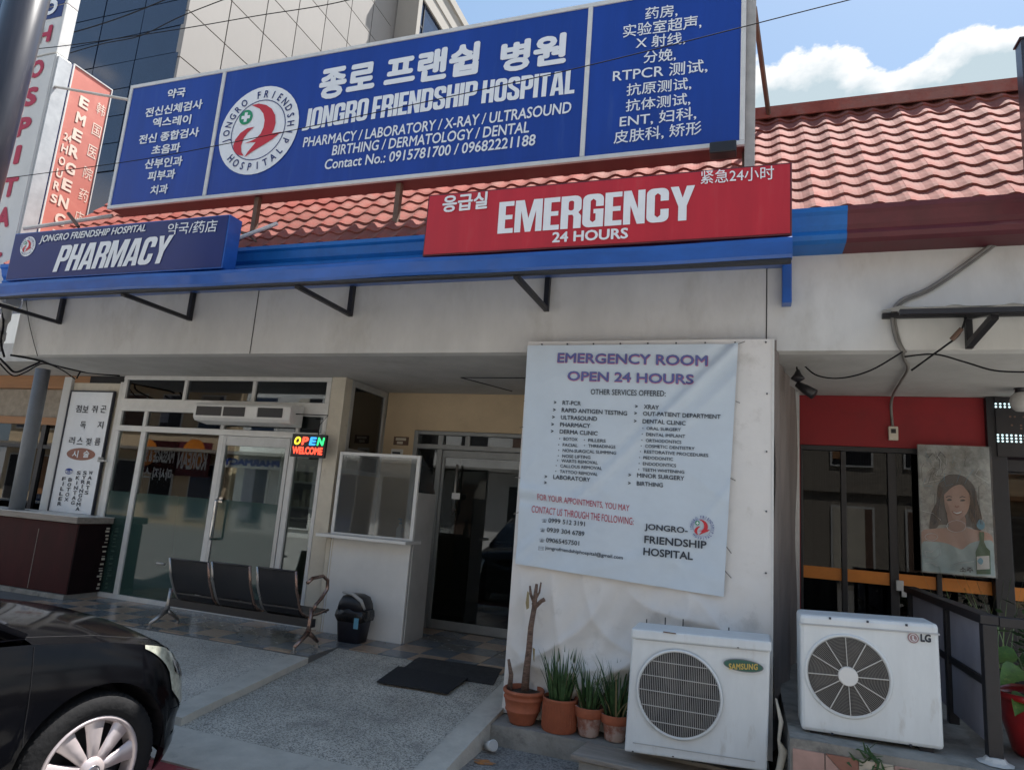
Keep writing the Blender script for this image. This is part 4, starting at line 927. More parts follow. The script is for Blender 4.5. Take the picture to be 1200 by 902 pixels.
MB().tube([(x, by-.05, zf+.60), (x, by+.02, zf+.635), (x, by+.18, zf+.645), (x, by+.27, zf+.60), (x, by+.28, zf+.52), (x, by+.20, zf+.44), (x, by+.12, zf+.39), (x, by+.1, zf+.34)], .017, 8).build('armrest', M['bronze'], bn, smooth=True)
x = bx0-.03
MB().tube([(x-.10, by-.03, zf+.60), (x, by-.03, zf+.60)], .012, 8).build('armrest', M['steelleg'], bn, smooth=True)

# ---- waste bin
p = at(424, 748, Z=.25); bnx, bny = p.x, 6.12
wb2 = thing('waste_bin', 'dark navy plastic swing lid bin in front of the white booth', 'bin', (bnx, bny, .25))
def sq(cx, cy, wx, wy, z, r=.3, n=24):
    out = []
    for k in range(n):
        a_ = 2*math.pi*k/n; c_, s_ = math.cos(a_), math.sin(a_); e_ = .45
        out.append((cx+wx*abs(c_)**e_*(1 if c_ > 0 else -1), cy+wy*abs(s_)**e_*(1 if s_ > 0 else -1), z))
    return out
def stack(rings):
    n = len(rings[0]); vs = [q for rg in rings for q in rg]
    fs = [(i*n+k, i*n+(k+1) % n, (i+1)*n+(k+1) % n, (i+1)*n+k) for i in range(len(rings)-1) for k in range(n)]
    fs += [tuple(range(n))[::-1], tuple(range((len(rings)-1)*n, len(rings)*n))]
    return MB().add(vs, fs)
stack([sq(bnx, bny, .125, .10, .252), sq(bnx, bny, .155, .12, .50), sq(bnx, bny, .158, .123, .52)]).build('body', M['bin'], wb2, smooth=True)
bag = stack([sq(bnx, bny, .162, .128, .46), sq(bnx, bny, .176, .138, .50), sq(bnx, bny, .170, .135, .55), sq(bnx, bny, .155, .12, .57)])
bag.v = [(x+.008*math.sin(37*x+51*z), y+.008*math.sin(41*y+33*x), z+.012*math.sin(29*x+7)) for x, y, z in bag.v]
bag.build('bin_bag', M['bag'], wb2, smooth=True)
stack([sq(bnx, bny, .160, .125, .56), sq(bnx, bny, .150, .118, .62), sq(bnx, bny, .12, .10, .68), sq(bnx, bny, .07, .06, .705)]).build('lid', M['trim'], wb2, smooth=True)
MB().tube([(bnx-.10, bny-.10, .72), (bnx+.02, bny-.115, .715), (bnx+.12, bny-.11, .66), (bnx+.16, bny-.09, .58)], [.012, .018, .018, .012], 8).build('lid_rim', M['soffit'], wb2, smooth=True)
MB().box(bnx+.08, bnx+.13, bny-.136, bny-.133, .40, .50).build('sticker', M['posterblue'], wb2)

# ---- door mats on the ramp
def on_ramp(px, py):
    z = .2
    for _ in range(12):
        q = at(px, py, Z=z); z = rampz(q.x, q.y)
    return q
M['matgrey'] = mat('dusty_rubber', (.034, .034, .036), .9, vary=.5, scale=18, bump=.7, bscale=140)
def mat_obj(label, pts, dz, mm='mat'):
    q = [on_ramp(*p) for p in pts]; t = []
    n = 8; vs = []
    for j in range(n+1):
        for i in range(n+1):
            u, v = i/n, j/n
            a_ = q[0].lerp(q[1], u).lerp(q[3].lerp(q[2], u), v); vs.append((a_.x, a_.y, rampz(a_.x, a_.y)+dz+.012))
    m = len(vs); vs += [(x, y, z-.010) for x, y, z in vs]
    fs = [(j*(n+1)+i, j*(n+1)+i+1, (j+1)*(n+1)+i+1, (j+1)*(n+1)+i) for j in range(n) for i in range(n)]
    edge = [i for i in range(n+1)]+[(j+1)*(n+1)-1 for j in range(1, n+1)]+[n*(n+1)+i for i in range(n-1, -1, -1)]+[j*(n+1) for j in range(n-1, 0, -1)]
    for k_ in range(len(edge)): a_, b_ = edge[k_], edge[(k_+1) % len(edge)]; fs.append((a_, a_+m, b_+m, b_))
    o = MB().add(vs, fs).build('door_mat', M[mm], loc=tuple(q[0])); tag(o, label, 'mat', 'black rubber mats on the ramp'); return o
mat_obj('rear black rubber door mat nearer the glass door, partly under the other', [(468, 787), (578, 803), (589, 785), (491, 771)], .0, 'matgrey')
mat_obj('front black rubber door mat on the ramp, nearer the road', [(441, 802), (524, 816), (548, 798), (466, 784)], .016)

# ================================================================== WHITE TARPAULIN BOOTH
BY = 5.14; BX0, BX1, BZ0, BZ1 = -1.715, .18, .15, 3.015
tb = thing('tarpaulin_booth', 'tall boxy booth wrapped in white tarpaulin beside the entrance ramp', 'booth', (-.8, BY, .14))
def tarpY(x, z):
    lo = max(0, min(1, (1.30-z)/.30))*.75+max(0, min(1, (.7-z)/.4))*.25
    def rdg(t_): return (1-abs(math.sin(t_)))**2.2
    f_ = .020*math.sin(4*x+2*z+1)*math.sin(3.1*z+2*x)+.006*math.sin(31*x-17*z)
    f2 = .030*rdg(2.2*x+4.2*z+1.1*math.sin(3*x))+.022*rdg(5*x-3.1*z+1.3*math.sin(4*z+1))+.014*rdg(7*x+6*z+2*math.sin(3*x-2*z))
    e = max(0, min(1, min(x-BX0, BX1-x)/.15))
    return BY-.006-(f_*1.3+f2*2.0+.012)*lo*e-(.012*rdg(2.6*z+1.5*x+1.2)+.006*math.sin(7*x+3*z))*e*.5 - .004*math.sin(4*x+z)*e
n1_, n2_ = 150, 200; vs = []
for j in range(n2_+1):
    for i in range(n1_+1):
        x = BX0+(BX1-BX0)*i/n1_; z = BZ0+(BZ1-BZ0)*j/n2_; vs.append((x, tarpY(x, z), z))
fs = [(j*(n1_+1)+i, j*(n1_+1)+i+1, (j+1)*(n1_+1)+i+1, (j+1)*(n1_+1)+i) for j in range(n2_) for i in range(n1_)]
MB().add(vs, fs).build('front_sheet', M['tarp'], tb, smooth=True)
BXB = .44
MB().add([(BX0, BY+.002, BZ0), (BX0, 7.0, BZ0), (BX0, 7.0, SZ), (BX0, BY+.002, BZ1-.002), (BX0, 5.235, BZ1-.002), (BX0, 5.236, SZ)], [(0, 1, 2, 5, 4, 3)]).build('left_sheet', M['tarp'], tb)
MB().box(BX0, BX1, BY+.002, 5.236, BZ1-.03, BZ1-.002).box(BX0+.01, BX1-.01, BY+.06, BY+.09, BZ0, BZ1-.04).build('core_board', M['wood'], tb)
vs = []; na, nb_ = 26, 30
for j in range(nb_+1):
    for i in range(na+1):
        u = i/na; y = BY+.01+(6.95-BY)*u; x = BX1+(BXB-BX1)*u+.02*math.sin(14*u+.8*j/nb_)*(.4+.6*u); z = .2+(SZ-.002-.2)*j/nb_
        if y < 5.24: z = .2+(SZ-.2)*j/nb_
        vs.append((x+.012*math.sin(25*u+j*.4), y, z))
fs = [(j*(na+1)+i, j*(na+1)+i+1, (j+1)*(na+1)+i+1, (j+1)*(na+1)+i) for j in range(nb_) for i in range(na)]
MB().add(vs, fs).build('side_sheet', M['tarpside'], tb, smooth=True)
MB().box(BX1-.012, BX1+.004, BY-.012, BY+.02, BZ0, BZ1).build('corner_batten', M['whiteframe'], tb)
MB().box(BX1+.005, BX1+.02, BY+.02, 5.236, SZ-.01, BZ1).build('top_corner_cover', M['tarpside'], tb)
sc = MB()
for k_ in range(9):
    x = BX0+.12+k_*.215; sc.box(x-.005, x+.005, BY-.018, BY-.005, 2.985, 2.995)
for k_ in range(6): sc.box(BX1-.05, BX1-.04, BY-.020, BY-.008, .5+k_*.42, .51+k_*.42)
sc.build('screws', M['ink'], tb, kind='stuff')
MB().box(.425, .47, 6.86, 6.90, .49, SZ-.002).build('metal_strip', M['alu'], tb)
# the services banner tied onto it
BOFF = .0
bq = [at(618.5, 405, Y=BY-.05), at(865, 402.5, Y=BY-.05), at(848, 699, Y=BY-.05), at(604.5, 660, Y=BY-.05)]
def bq_uv(x, z):
    u = (x-bq[0].x)/(bq[1].x-bq[0].x); v = (bq[0].z-z)/(bq[0].z-bq[2].z); return u, v
def banY(x, z):
    u, v = bq_uv(x, z)
    y = BY-.050
    d = (u-(1-v*1.05))                    # diagonal fold from the top right corner
    y -= .022*math.exp(-(d/.030)**2)*math.exp(-v*1.4)
    y += .014*math.exp(-((d+.06)/.035)**2)*math.exp(-v*1.4)
    y -= .012*math.exp(-((d-.13)/.03)**2)*math.exp(-v*2.2)
    d2 = (v-.98)+.9*(u-.05); y -= .010*math.exp(-(d2/.03)**2)*math.exp(-u*2)
    d3 = (u-1)+.8*(v-.55); y -= .010*math.exp(-(d3/.025)**2)*u
    rg_ = lambda t_: (1-abs(math.sin(t_)))**2.5
    y -= .006*math.sin(23*u+9*v+3*math.sin(6*v))*(.3+.7*v)+.010*rg_(3.1*u+5*v+1.2*math.sin(4*u))*v+.009*rg_(6*u-4*v+math.sin(5*v))*(.3+u)*.8+.008*rg_(9*v+2*u+1.5*math.sin(3*u+1))*max(0, .6-u)
    y -= .020*math.exp(-((v-.64-.10*u)/.025)**2)*max(0, 1-u*2.0)
    y += .012*math.exp(-((v-.69-.06*u)/.02)**2)*max(0, 1-u*2.6)
    y -= .004*math.sin(5*u+4*v)+.003*math.sin(9*v-5*u+1)
    y -= .008*math.exp(-((v-.93-.05*math.sin(7*u))/.03)**2)
    return y
n3_ = 130; vs = []
for j in range(n3_+1):
    for i in range(n3_+1):
        u, v = i/n3_, j/n3_
        a_ = bq[0].lerp(bq[1], u); b_ = bq[3].lerp(bq[2], u); c_ = a_.lerp(b_, v)
        ex = .012*math.sin(v*9)*(1 if u > .99 else 0)
        vs.append((c_.x+ex*0, banY(c_.x, c_.z), c_.z))
fs = [(j*(n3_+1)+i, (j+1)*(n3_+1)+i, (j+1)*(n3_+1)+i+1, j*(n3_+1)+i+1) for j in range(n3_) for i in range(n3_)]
bno = thing('services_banner', 'pale vinyl banner listing emergency room services tied to the white tarpaulin', 'banner', tuple(bq[3]))
MB().add(vs, fs).build('vinyl', M['banner'], bno, smooth=True)
BYT = BY-.050
bf_ = lambda x, z: banY(x, z)-.006
M['purple'] = mat('faded_purple_print', (.10, .12, .33), .5, vary=.1); M['pinkedge'] = mat('faded_pink_print', (.50, .14, .25), .5, vary=.1)
M['greyink'] = mat('banner_black_print', (.022, .035, .055), .5)
def bt_(s, a, b, h, m='greyink', bold=.03, dY=None):
    vs_, fs_ = font_mesh(s, bold); Y = BYT
    A = at(*a, Y=Y); B_ = at(*b, Y=Y); h_ = (at(a[0], a[1]-h, Y=Y)-A).z
    fn = bf_ if dY is None else (lambda x, z: banY(x, z)-dY)
    return lay(vs_, fs_, (A.x, A.z), (B_.x, B_.z), h_, Y, M[m], bno, fn=fn)
for s, a, b, h in (('EMERGENCY ROOM', (653.5, 425), (829, 428.5), 11.5), ('OPEN 24 HOURS', (665.5, 446), (812.5, 450), 11)):
    bt_(s, (a[0]-.4, a[1]+.7), (b[0]+.6, b[1]+.8), h+.2, 'pinkedge', .035, .0045); bt_(s, a, b, h, 'purple', .022, .0065)
bt_('OTHER SERVICES OFFERED:', (692.5, 462.5), (780, 464.5), 6.5, bold=.01)
for s, x0, y0, x1, y1 in (('RT-PCR', 659.5, 474.5, 681, 475.5), ('RAPID ANTIGEN TESTING', 658.5, 483, 735, 487), ('ULTRASOUND', 657.5, 491.5, 700, 493.5), ('PHARMACY', 656.5, 500, 692, 501.5), ('DERMA CLINIC', 656, 508, 700.5, 510.5),
                          ('XRAY', 754.5, 479, 772, 480), ('OUT-PATIENT DEPARTMENT', 753.5, 487, 844.5, 491), ('DENTAL CLINIC', 753, 496, 803.5, 498.5), ('MINOR SURGERY', 746.5, 559, 802, 563), ('BIRTHING', 746, 568.5, 777, 571), ('LABORATORY', 648.5, 561, 691.5, 564.5)):
    bt_(s, (x0, y0), (x1, y1), 5, bold=.018)
    bt_('\u27a4' if 0 else '>', (x0-10, y0-1), (x0-7, y0-1), 3.4, bold=.04)
bt_('>', (638, 567), (641, 567), 3.4, bold=.04)
for s, x0, y0, x1, y1 in (('BOTOX', 660.5, 516, 677, 516.7), ('FILLERS', 689.5, 517.5, 710, 518.5), ('FACIAL', 659.5, 523, 677, 523.7), ('THREADINGS', 689.5, 524, 721, 525.5), ('NON-SURGICAL SLIMMING', 659.5, 529.5, 722, 532.5),
                          ('NOSE LIFTING', 659, 536, 692, 537.7), ('WARTS REMOVAL', 658, 541.5, 700.5, 544), ('CALLOUS REMOVAL', 656.5, 547.5, 705.5, 550.5), ('TATTOO REMOVAL', 656, 554, 700.5, 557.5),
                          ('ORAL SURGERY', 758, 504, 798, 505.5), ('DENTAL IMPLANT', 757.5, 511, 803, 513), ('ORTHODONTICS', 757, 518, 798.5, 520), ('COSMETIC DENTISTRY', 756, 524.5, 814, 527.5), ('RESTORATIVE PROCEDURES', 755, 531, 830, 535.5),
                          ('PEDODONTIC', 754, 538, 789, 540), ('ENDODONTICS', 753.5, 545, 792.5, 547.5), ('TEETH WHITENING', 753, 552, 802, 555)):
    bt_(s, (x0, y0), (x1, y1), 3.7, bold=.015); bt_('.', (x0-5, y0-1.4), (x0-3.8, y0-1.4), 1.3, bold=.03)
bt_('FOR YOUR APPOINTMENTS, YOU MAY', (630, 586.5), (737.5, 600), 8, 'maroontext', .0)
bt_('CONTACT US THROUGH THE FOLLOWING:', (623, 600), (742.5, 615), 8, 'maroontext', .0)
for s, x0, y0, x1, y1, h in (('0999 512 3191', 643, 612, 685.5, 616.5, 5.4), ('0939 304 6789', 641.5, 623, 685, 628, 5.4), ('09065457501', 640.5, 635, 679, 639, 5.4), ('jongrofriendshiphospital@gmail.com', 639.5, 644.5, 730, 656.5, 5.6)):
    bt_(s, (x0, y0), (x1, y1), h, bold=.012); bt_('\u260e' if s[0] == '0' else '\u2709', (x0-8, y0-.4), (x0-2, y0+.2), 4.2, bold=0)
for s, x0, y0, x1, y1 in (('JONGRO-', 755.5, 622, 806, 627), ('FRIENDSHIP', 755, 636, 828, 643), ('HOSPITAL', 754, 650, 812, 656)):
    bt_(s, (x0, y0), (x1, y1), 9, 'greyink', .022)
ec = at(823, 618, Y=BYT); emblem(ec.x, ec.z, .092, banY(ec.x, ec.z)-.004, bno, disc=False, inkm=M['purple'], h=.2)
tk = MB()
for (x, y, dx, dy) in ((616, 500, -7, 1), (612, 560, -8, -1), (608, 600, -6, 2), (865, 403, 8, -3), (862, 470, 5, 2), (856, 560, 6, 3), (851, 640, 6, 8), (849, 668, 8, 9), (620, 470, -6, 0)):
    a_ = at(x, y, Y=BY-.035); b_ = at(x+dx, y+dy, Y=BY-.025); tk.tube([a_, b_], .003, 4)
tk.build('tie_cord', M['greycable'], bno)

# ---- pots on the ledge
def pot(prof, c, m, name='plant_pot'):
    pass
def potted(name, label, c, prof, m, fill_r, fill_z, group=None, ribs=False):
    t = thing(name, label, 'potted plant', c, group)
    MB().lathe(prof, 32, c).build('pot', M[m], t, smooth=True, bev=0)
    MB().disc(0, 0, 1, 0, 3) if 0 else None
    MB().add([(c[0]+fill_r*math.cos(2*math.pi*k/24), c[1]+fill_r*math.sin(2*math.pi*k/24), c[2]+fill_z+random.uniform(-.006, .006)) for k in range(24)], [tuple(range(24))]).build('soil', M['soil'], t)
    return t
def blades(t, c, r, n, hgt, name='foliage', spread=.42, w=.017, mt='leafdark'):
    m = MB(); 
    for i in range(n):
        a_ = random.uniform(0, 2*math.pi); rr = r*math.sqrt(random.random())*.8; x, y = c[0]+rr*math.cos(a_), c[1]+rr*math.sin(a_)
        L_ = hgt*random.uniform(.55, 1.1); a2 = a_+random.uniform(-.6, .6); tilt = random.uniform(.05, spread)*(.4+rr/r*.8)
        ww = w*random.uniform(.7, 1.2); sdx, sdy = -math.sin(a2+random.uniform(-1, 1))*ww/2, math.cos(a2)*ww/2
        pts = []; k5 = 5; bend = random.uniform(-.05, .22)
        for k_ in range(k5+1):
            u = k_/k5; ang = tilt+bend*u*u; px = x+math.cos(a2)*math.sin(ang)*L_*u; py = y+math.sin(a2)*math.sin(ang)*L_*u; pz = c[2]+math.cos(ang)*L_*u
            f_ = (1-u**2.2)*(.75+.5*u)
            if py > BY-.05: py = BY-.05-(py-BY+.05)*.1
            pts += [(px-sdx*f_, py-sdy*f_, pz), (px+sdx*f_, py+sdy*f_, pz+.0)]
        m.add(pts, [(2*k_, 2*k_+1, 2*k_+3, 2*k_+2) for k_ in range(k5)])
    m.build(name, M[mt], t, kind='stuff')
    if mt == 'leafdark': blades(t, c, r, max(6, n//7), hgt*.8, 'dry_foliage', spread*1.5, w*.8, 'leafdry')
LZ = .142
def potpos(px, py, off): q = at(px, py, Z=LZ); return (q.x, min(q.y+off, 5.0), LZ)
c1 = potpos(607, 850, .125)
t = potted('dead_plant_pot', 'ringed terracotta pot with a bare cut trunk and a short stump, leftmost of the pots', c1,
           [(.085, 0), (.092, .01), (.122, .085), (.128, .09), (.128, .098), (.124, .102), (.138, .165), (.144, .17), (.146, .178), (.140, .183), (.141, .205), (.150, .208), (.153, .222), (.148, .232), (.134, .232), (.130, .19)], 'terra', .133, .2)
def trunk(pts, rs, t): return MB().tube(pts, rs, 9).build('trunk', M['bark'], t, smooth=True)
bx_, by_ = c1[0]+.055, c1[1]
def P1(px, py): q = at(px, py, Y=by_); return (q.x, q.y, q.z)
trunk([P1(615, 808), P1(617, 785), P1(620, 760), P1(622, 735), P1(626, 712)], [.030, .026, .023, .021, .019], t)
trunk([P1(597, 808), P1(599, 790), P1(596, 772)], [.020, .017, .010], t)
b2 = MB().tube([P1(626, 714), P1(627, 702), P1(629, 684)], [.020, .018, .011], 7).tube([P1(626, 712), P1(634, 704), P1(638, 702)], [.016, .015, .016], 7).tube([P1(626, 706), P1(622, 696), P1(621, 686)], [.013, .011, .007], 7).tube([P1(624, 708), P1(632, 694), P1(634, 682)], [.010, .008, .006], 6)
b2.build('branch_stub', M['bark'], t, smooth=True)
MB().add([P1(618, 692), P1(620, 694), P1(620, 712), P1(617, 714), P1(616, 706)], [(0, 1, 2, 3, 4)]).add([P1(624, 758), P1(627, 760), P1(626, 776), P1(625, 772)], [(0, 1, 2, 3)]).build('withered_leaf', M['leafdry'], t)
c2 = potpos(652, 857, .11)
t = potted('spiky_plant_pot', 'straight sided orange ribbed pot with dense spiky green leaves, beside the bare trunk', c2, [(.118, 0), (.122, .006), (.124, .20), (.127, .205), (.127, .218), (.118, .218), (.116, .19)], 'terra', .117, .195, 'spiky potted plants on the ledge')
rb = MB()
for k_ in range(40):
    a_ = 2*math.pi*k_/40; rb.box(c2[0]+.1235*math.cos(a_)-.002, c2[0]+.1235*math.cos(a_)+.002, c2[1]+.1235*math.sin(a_)-.002, c2[1]+.1235*math.sin(a_)+.002, c2[2]+.02, c2[2]+.19)
rb.build('rib', M['terra'], t)
blades(t, (c2[0], c2[1], c2[2]+.19), .10, 80, .36)
c3 = potpos(689, 861, .085)
t = potted('spiky_plant_pot', 'rimmed terracotta pot with white scale and spiky leaves, third from the left', c3, [(.065, 0), (.07, .005), (.088, .125), (.088, .128), (.100, .129), (.106, .185), (.104, .19), (.094, .19), (.09, .16)], 'terraold', .092, .165, 'spiky potted plants on the ledge')
MB().lathe([(.1, .127), (.1015, .129), (.1075, .186), (.105, .192)], 32, c3, cap=False).build('rim', M['terra'], t, smooth=True)
blades(t, (c3[0], c3[1], c3[2]+.16), .08, 62, .35, spread=.6)
c4 = potpos(720, 866, .085)
t = potted('spiky_plant_pot', 'white stained terracotta pot with spiky leaves right beside the air conditioner', c4, [(.062, 0), (.067, .005), (.084, .11), (.084, .113), (.096, .114), (.102, .165), (.10, .17), (.09, .17), (.086, .14)], 'terraold', .088, .15, 'spiky potted plants on the ledge')
MB().lathe([(.096, .112), (.0975, .114), (.1035, .166), (.101, .172)], 32, c4, cap=False).build('rim', M['terra'], t, smooth=True)
blades(t, (c4[0], c4[1], c4[2]+.15), .08, 66, .38, spread=.6)
# plank under the first unit
a = at(446, 0, Y=1) if 0 else None
tag(MB().hexa([(-1.05, 4.60, .10), (.14, 4.60, .075), (.14, 5.02, .085), (-1.0, 4.86, .11), (-1.05, 4.60, .128), (.14, 4.60, .103), (.14, 5.02, .112), (-1.0, 4.86, .137)]).build('plank', M['wood'], loc=(-.5, 4.7, .1), bev=.004), 'weathered plank lying under the left air conditioner unit', 'plank')
tag(MB().box(-1.0, .15, 4.62, LY-.005, -.02, .095).build('block', M['concrete'], loc=(-.4, 4.7, 0), bev=.01), 'rough concrete block supporting the plank under the left air conditioner', 'block')
# paper cup in the corner and orange stain
q = at(574, 881, Z=0)
cu = thing('paper_cup', 'small white paper cup lying in the corner by the ledge', 'cup', (q.x, q.y, 0))
d_ = Vector((.75, -.65, .35)).normalized()
MB().tube([Vector((q.x-.03, q.y+.02, .03)), Vector((q.x-.03, q.y+.02, .03))+d_*.09], [.026, .037], 14).build('cup', M['whiteplastic'], cu, smooth=True)
MB().tube([Vector((q.x-.03, q.y+.02, .03))+d_*.09, Vector((q.x-.03, q.y+.02, .03))+d_*.092], [.034, .034], 14).build('opening', M['soffit'], cu)
q = at(567, 893, Z=0); st = MB(); st.add([(q.x+.07*math.cos(a_*.4)*(1+.3*math.sin(a_*2.1)), q.y+.045*math.sin(a_*.4)*(1+.3*math.cos(a_*1.7)), .004) for a_ in range(16)], [tuple(range(16))])
o = st.build('spill_stain', M['stain']); o['kind'] = 'structure'

# ================================================================== AIR CONDITIONERS
def ac_unit(name, label, TL, TR, BR, BL, y, depth):
    """front face from four photo corners on plane y"""
    q = [at(*p, Y=y) for p in (TL, TR, BR, BL)]
    x0 = (q[0].x+q[3].x)/2; x1 = (q[1].x+q[2].x)/2
    t = thing(name, label, 'air conditioner', ((x0+x1)/2, y, min(q[2].z, q[3].z)))
    b = MB(); b.hexa([(q[3].x, y, q[3].z), (q[2].x, y, q[2].z), (q[2].x, y+depth, q[2].z), (q[3].x, y+depth, q[3].z), (q[0].x, y, q[0].z), (q[1].x, y, q[1].z), (q[1].x, y+depth, q[1].z), (q[0].x, y+depth, q[0].z)])
    return t, b, q
# left unit: round guard with vertical wires
y = 4.66
t, b, q = ac_unit('left_condenser', 'x', (741, 738), (903, 753.5), (899, 904), (731.5, 880), y, .30)
t.name = 'condenser_unit'; t['label'] = 'white outdoor air conditioner unit beside the potted plants, oval green badge'
b.build('casing', M['acwhite'], t, bev=.012)
x0, x1 = q[3].x, q[2].x; zt, zb_ = (q[0].z+q[1].z)/2, (q[2].z+q[3].z)/2
MB().hexa([(q[0].x-.006, y-.012, q[0].z-.05), (q[1].x+.006, y-.012, q[1].z-.05), (q[1].x+.006, y+.31, q[1].z-.05), (q[0].x-.006, y+.31, q[0].z-.05), (q[0].x-.006, y-.008, q[0].z+.012), (q[1].x+.006, y-.008, q[1].z+.012), (q[1].x+.006, y+.31, q[1].z+.012), (q[0].x-.006, y+.31, q[0].z+.012)]).build('lid', M['acwhite'], t, bev=.012)
c = at(795.5, 812.5, Y=y); rr = (at(843, 812, Y=y).x-at(748, 812, Y=y).x)/2
MB().ring(c.x, c.z, 0, rr, y-.0145, 48).build('fan_shade_disc', M['darkin'], t)  # flat dark disc; the shade inside the fan opening is painted
def rim(cx, cz, r, y, w_, m, parent, name='guard_rim', n=48, d=.012):
    vs = []
    for rr_, yy in ((r-.0, y), (r+w_*.4, y-d), (r+w_, y-d*.4), (r+w_, y)):
        vs += [(cx+rr_*math.cos(2*math.pi*k/n), yy, cz+rr_*math.sin(2*math.pi*k/n)) for k in range(n)]
    fs = [(j*n+k, (j+1)*n+k, (j+1)*n+(k+1) % n, j*n+(k+1) % n) for j in range(3) for k in range(n)]
    return MB().add(vs, fs).build(name, M[m], parent, smooth=True)
rim(c.x, c.z, rr, y-.0125, .018, 'acwhite', t)
g = MB(); nw = 44
for i in range(nw):
    x = -rr+2*rr*(i+.5)/nw; h_ = math.sqrt(max(0, rr*rr-x*x)); g.bar((c.x+x, y-.020, c.z-h_), (c.x+x, y-.020, c.z+h_), .0026, .003)
for j in range(-2, 3):
    z = j*rr*.36; h_ = math.sqrt(rr*rr-z*z); g.bar((c.x-h_, y-.0245, c.z+z), (c.x+h_, y-.0245, c.z+z), .003, .005)
g.build('wire_guard', M['soffit'], t, kind='stuff')
fn = MB()
for k_ in range(4):
    a_ = k_*math.pi/2+.4; fn.add([(c.x+.03*math.cos(a_), y-.0150, c.z+.03*math.sin(a_)), (c.x+rr*.9*math.cos(a_-.3), y-.0155, c.z+rr*.9*math.sin(a_-.3)), (c.x+rr*.9*math.cos(a_+.4), y-.0165, c.z+rr*.9*math.sin(a_+.4)), (c.x+.05*math.cos(a_+.9), y-.0165, c.z+.05*math.sin(a_+.9))], [(0, 1, 2, 3)])
fn.build('fan_blade', M['trim'], t)
M['badgegreen'] = mat('dark_green_badge', (.01, .10, .075), .35)
bc = at(871, 779, Y=y)
MB().disc(bc.x, bc.z, .118, y-.0145, 36, ry=.037).build('badge', M['tileblue'], t)
MB().disc(bc.x, bc.z, .112, y-.0150, 36, ry=.032).build('badge', M['badgegreen'], t)
M['gold'] = mat('gold_print', (.55, .42, .10), .4)
A = at(854, 782, Y=y); B_ = at(888, 783.5, Y=y); v_, f_ = font_mesh('SAMSUNG', .04, 1.1); lay(v_, f_, (A.x, A.z-.006), (B_.x, B_.z-.002), .036, y-.017, M['gold'], t)
g = MB()
for (xa, ya, xb, yb) in ((742, 869, 885, 891), (745, 748, 900, 763)):
    a_ = at(xa, ya, Y=y); b_ = at(xb, yb, Y=y); MB().bar((a_.x, y-.0125, a_.z), (b_.x, y-.0125, b_.z), .003, .004).build('panel_seam', M['soffit'], t)
g = MB()
for px, py in ((742, 879), (789, 885), (812, 891), (865, 758)):
    a_ = at(px, py, Y=y); g.lathe([(.006, 0), (.006, .004)], 8, (a_.x, y-.016, a_.z-.002))
g.build('screw', M['joint'], t)
MB().box(q[0].x+.2, q[0].x+.28, y-.014, y+.02, q[0].z+.013, q[0].z+.018).build('rust_patch', M['rust'], t)
g = MB()
for px, py in ((757, 731), (779, 729), (800, 731), (854, 741)):
    a_ = at(px, py, Y=y+.3); g.tube([(a_.x, y+.33, q[0].z), (a_.x, y+.33, a_.z+.03)], .004, 5)
g.build('top_bolt', M['black'], t)
for xx in (x0+.08, x1-.12): MB().box(xx, xx+.05, y+.01, y+.29, zb_-.06, zb_-.002).build('foot', M['black'], t) if 0 else None

# right unit: round guard with rings and spokes
y = 4.62
t, b, q = ac_unit('condenser_unit', 'white outdoor air conditioner unit on the mosaic ledge with ringed fan guard', (937, 719), (1100, 731), (1107.5, 880), (939, 855), y, .29)
b.build('casing', M['acwhite'], t, bev=.022)
MB().hexa([(q[0].x-.004, y-.006, q[0].z-.06), (q[1].x+.004, y-.006, q[1].z-.06), (q[1].x+.004, y-.002, q[1].z-.056), (q[0].x-.004, y-.002, q[0].z-.056), (q[0].x-.002, y-.006, q[0].z-.056), (q[1].x+.002, y-.006, q[1].z-.056), (q[1].x+.002, y-.002, q[1].z-.05), (q[0].x-.002, y-.002, q[0].z-.05)]).build('panel_seam', M['soffit'], t)
c = at(993.5, 791.5, Y=y); rr = (at(1041, 795, Y=y).x-at(946, 788, Y=y).x)/2
MB().ring(c.x, c.z, 0, rr, y-.003, 56).build('fan_shade_disc', M['darkin'], t)  # again a flat disc, the opening's shade in its colour
rim(c.x, c.z, rr, y-.0005, .02, 'acwhite', t, n=56); 
g = MB()
for k_ in range(22):
    r_ = .055+(rr-.055)*k_/21.5; g.ring(c.x, c.z, r_, r_+.0030, y-.012, 56)
g.build('ring_guard', M['greycable'], t, kind='stuff')
for k_ in range(12):
    a_ = 2*math.pi*k_/12+R(3); MB().bar((c.x+.04*math.cos(a_), y-.016, c.z+.04*math.sin(a_)), (c.x+(rr+.004)*math.cos(a_), y-.014, c.z+(rr+.004)*math.sin(a_)), .0038, .005).build('guard_spoke', M['alu'], t)
MB().lathe([(.0, 0)], 3, (0, 0, 0)) if 0 else None
vs = []; n = 28
for r_, yy in ((.054, y-.010), (.052, y-.022), (.047, y-.0235)): vs += [(c.x+r_*math.cos(2*math.pi*k/n), yy, c.z+r_*math.sin(2*math.pi*k/n)) for k in range(n)]
MB().add(vs, [(j*n+k, (j+1)*n+k, (j+1)*n+(k+1) % n, j*n+(k+1) % n) for j in range(2) for k in range(n)]+[tuple(range(2*n, 3*n))]).build('hub', M['whiteplastic'], t, fix=True)
fn = MB()
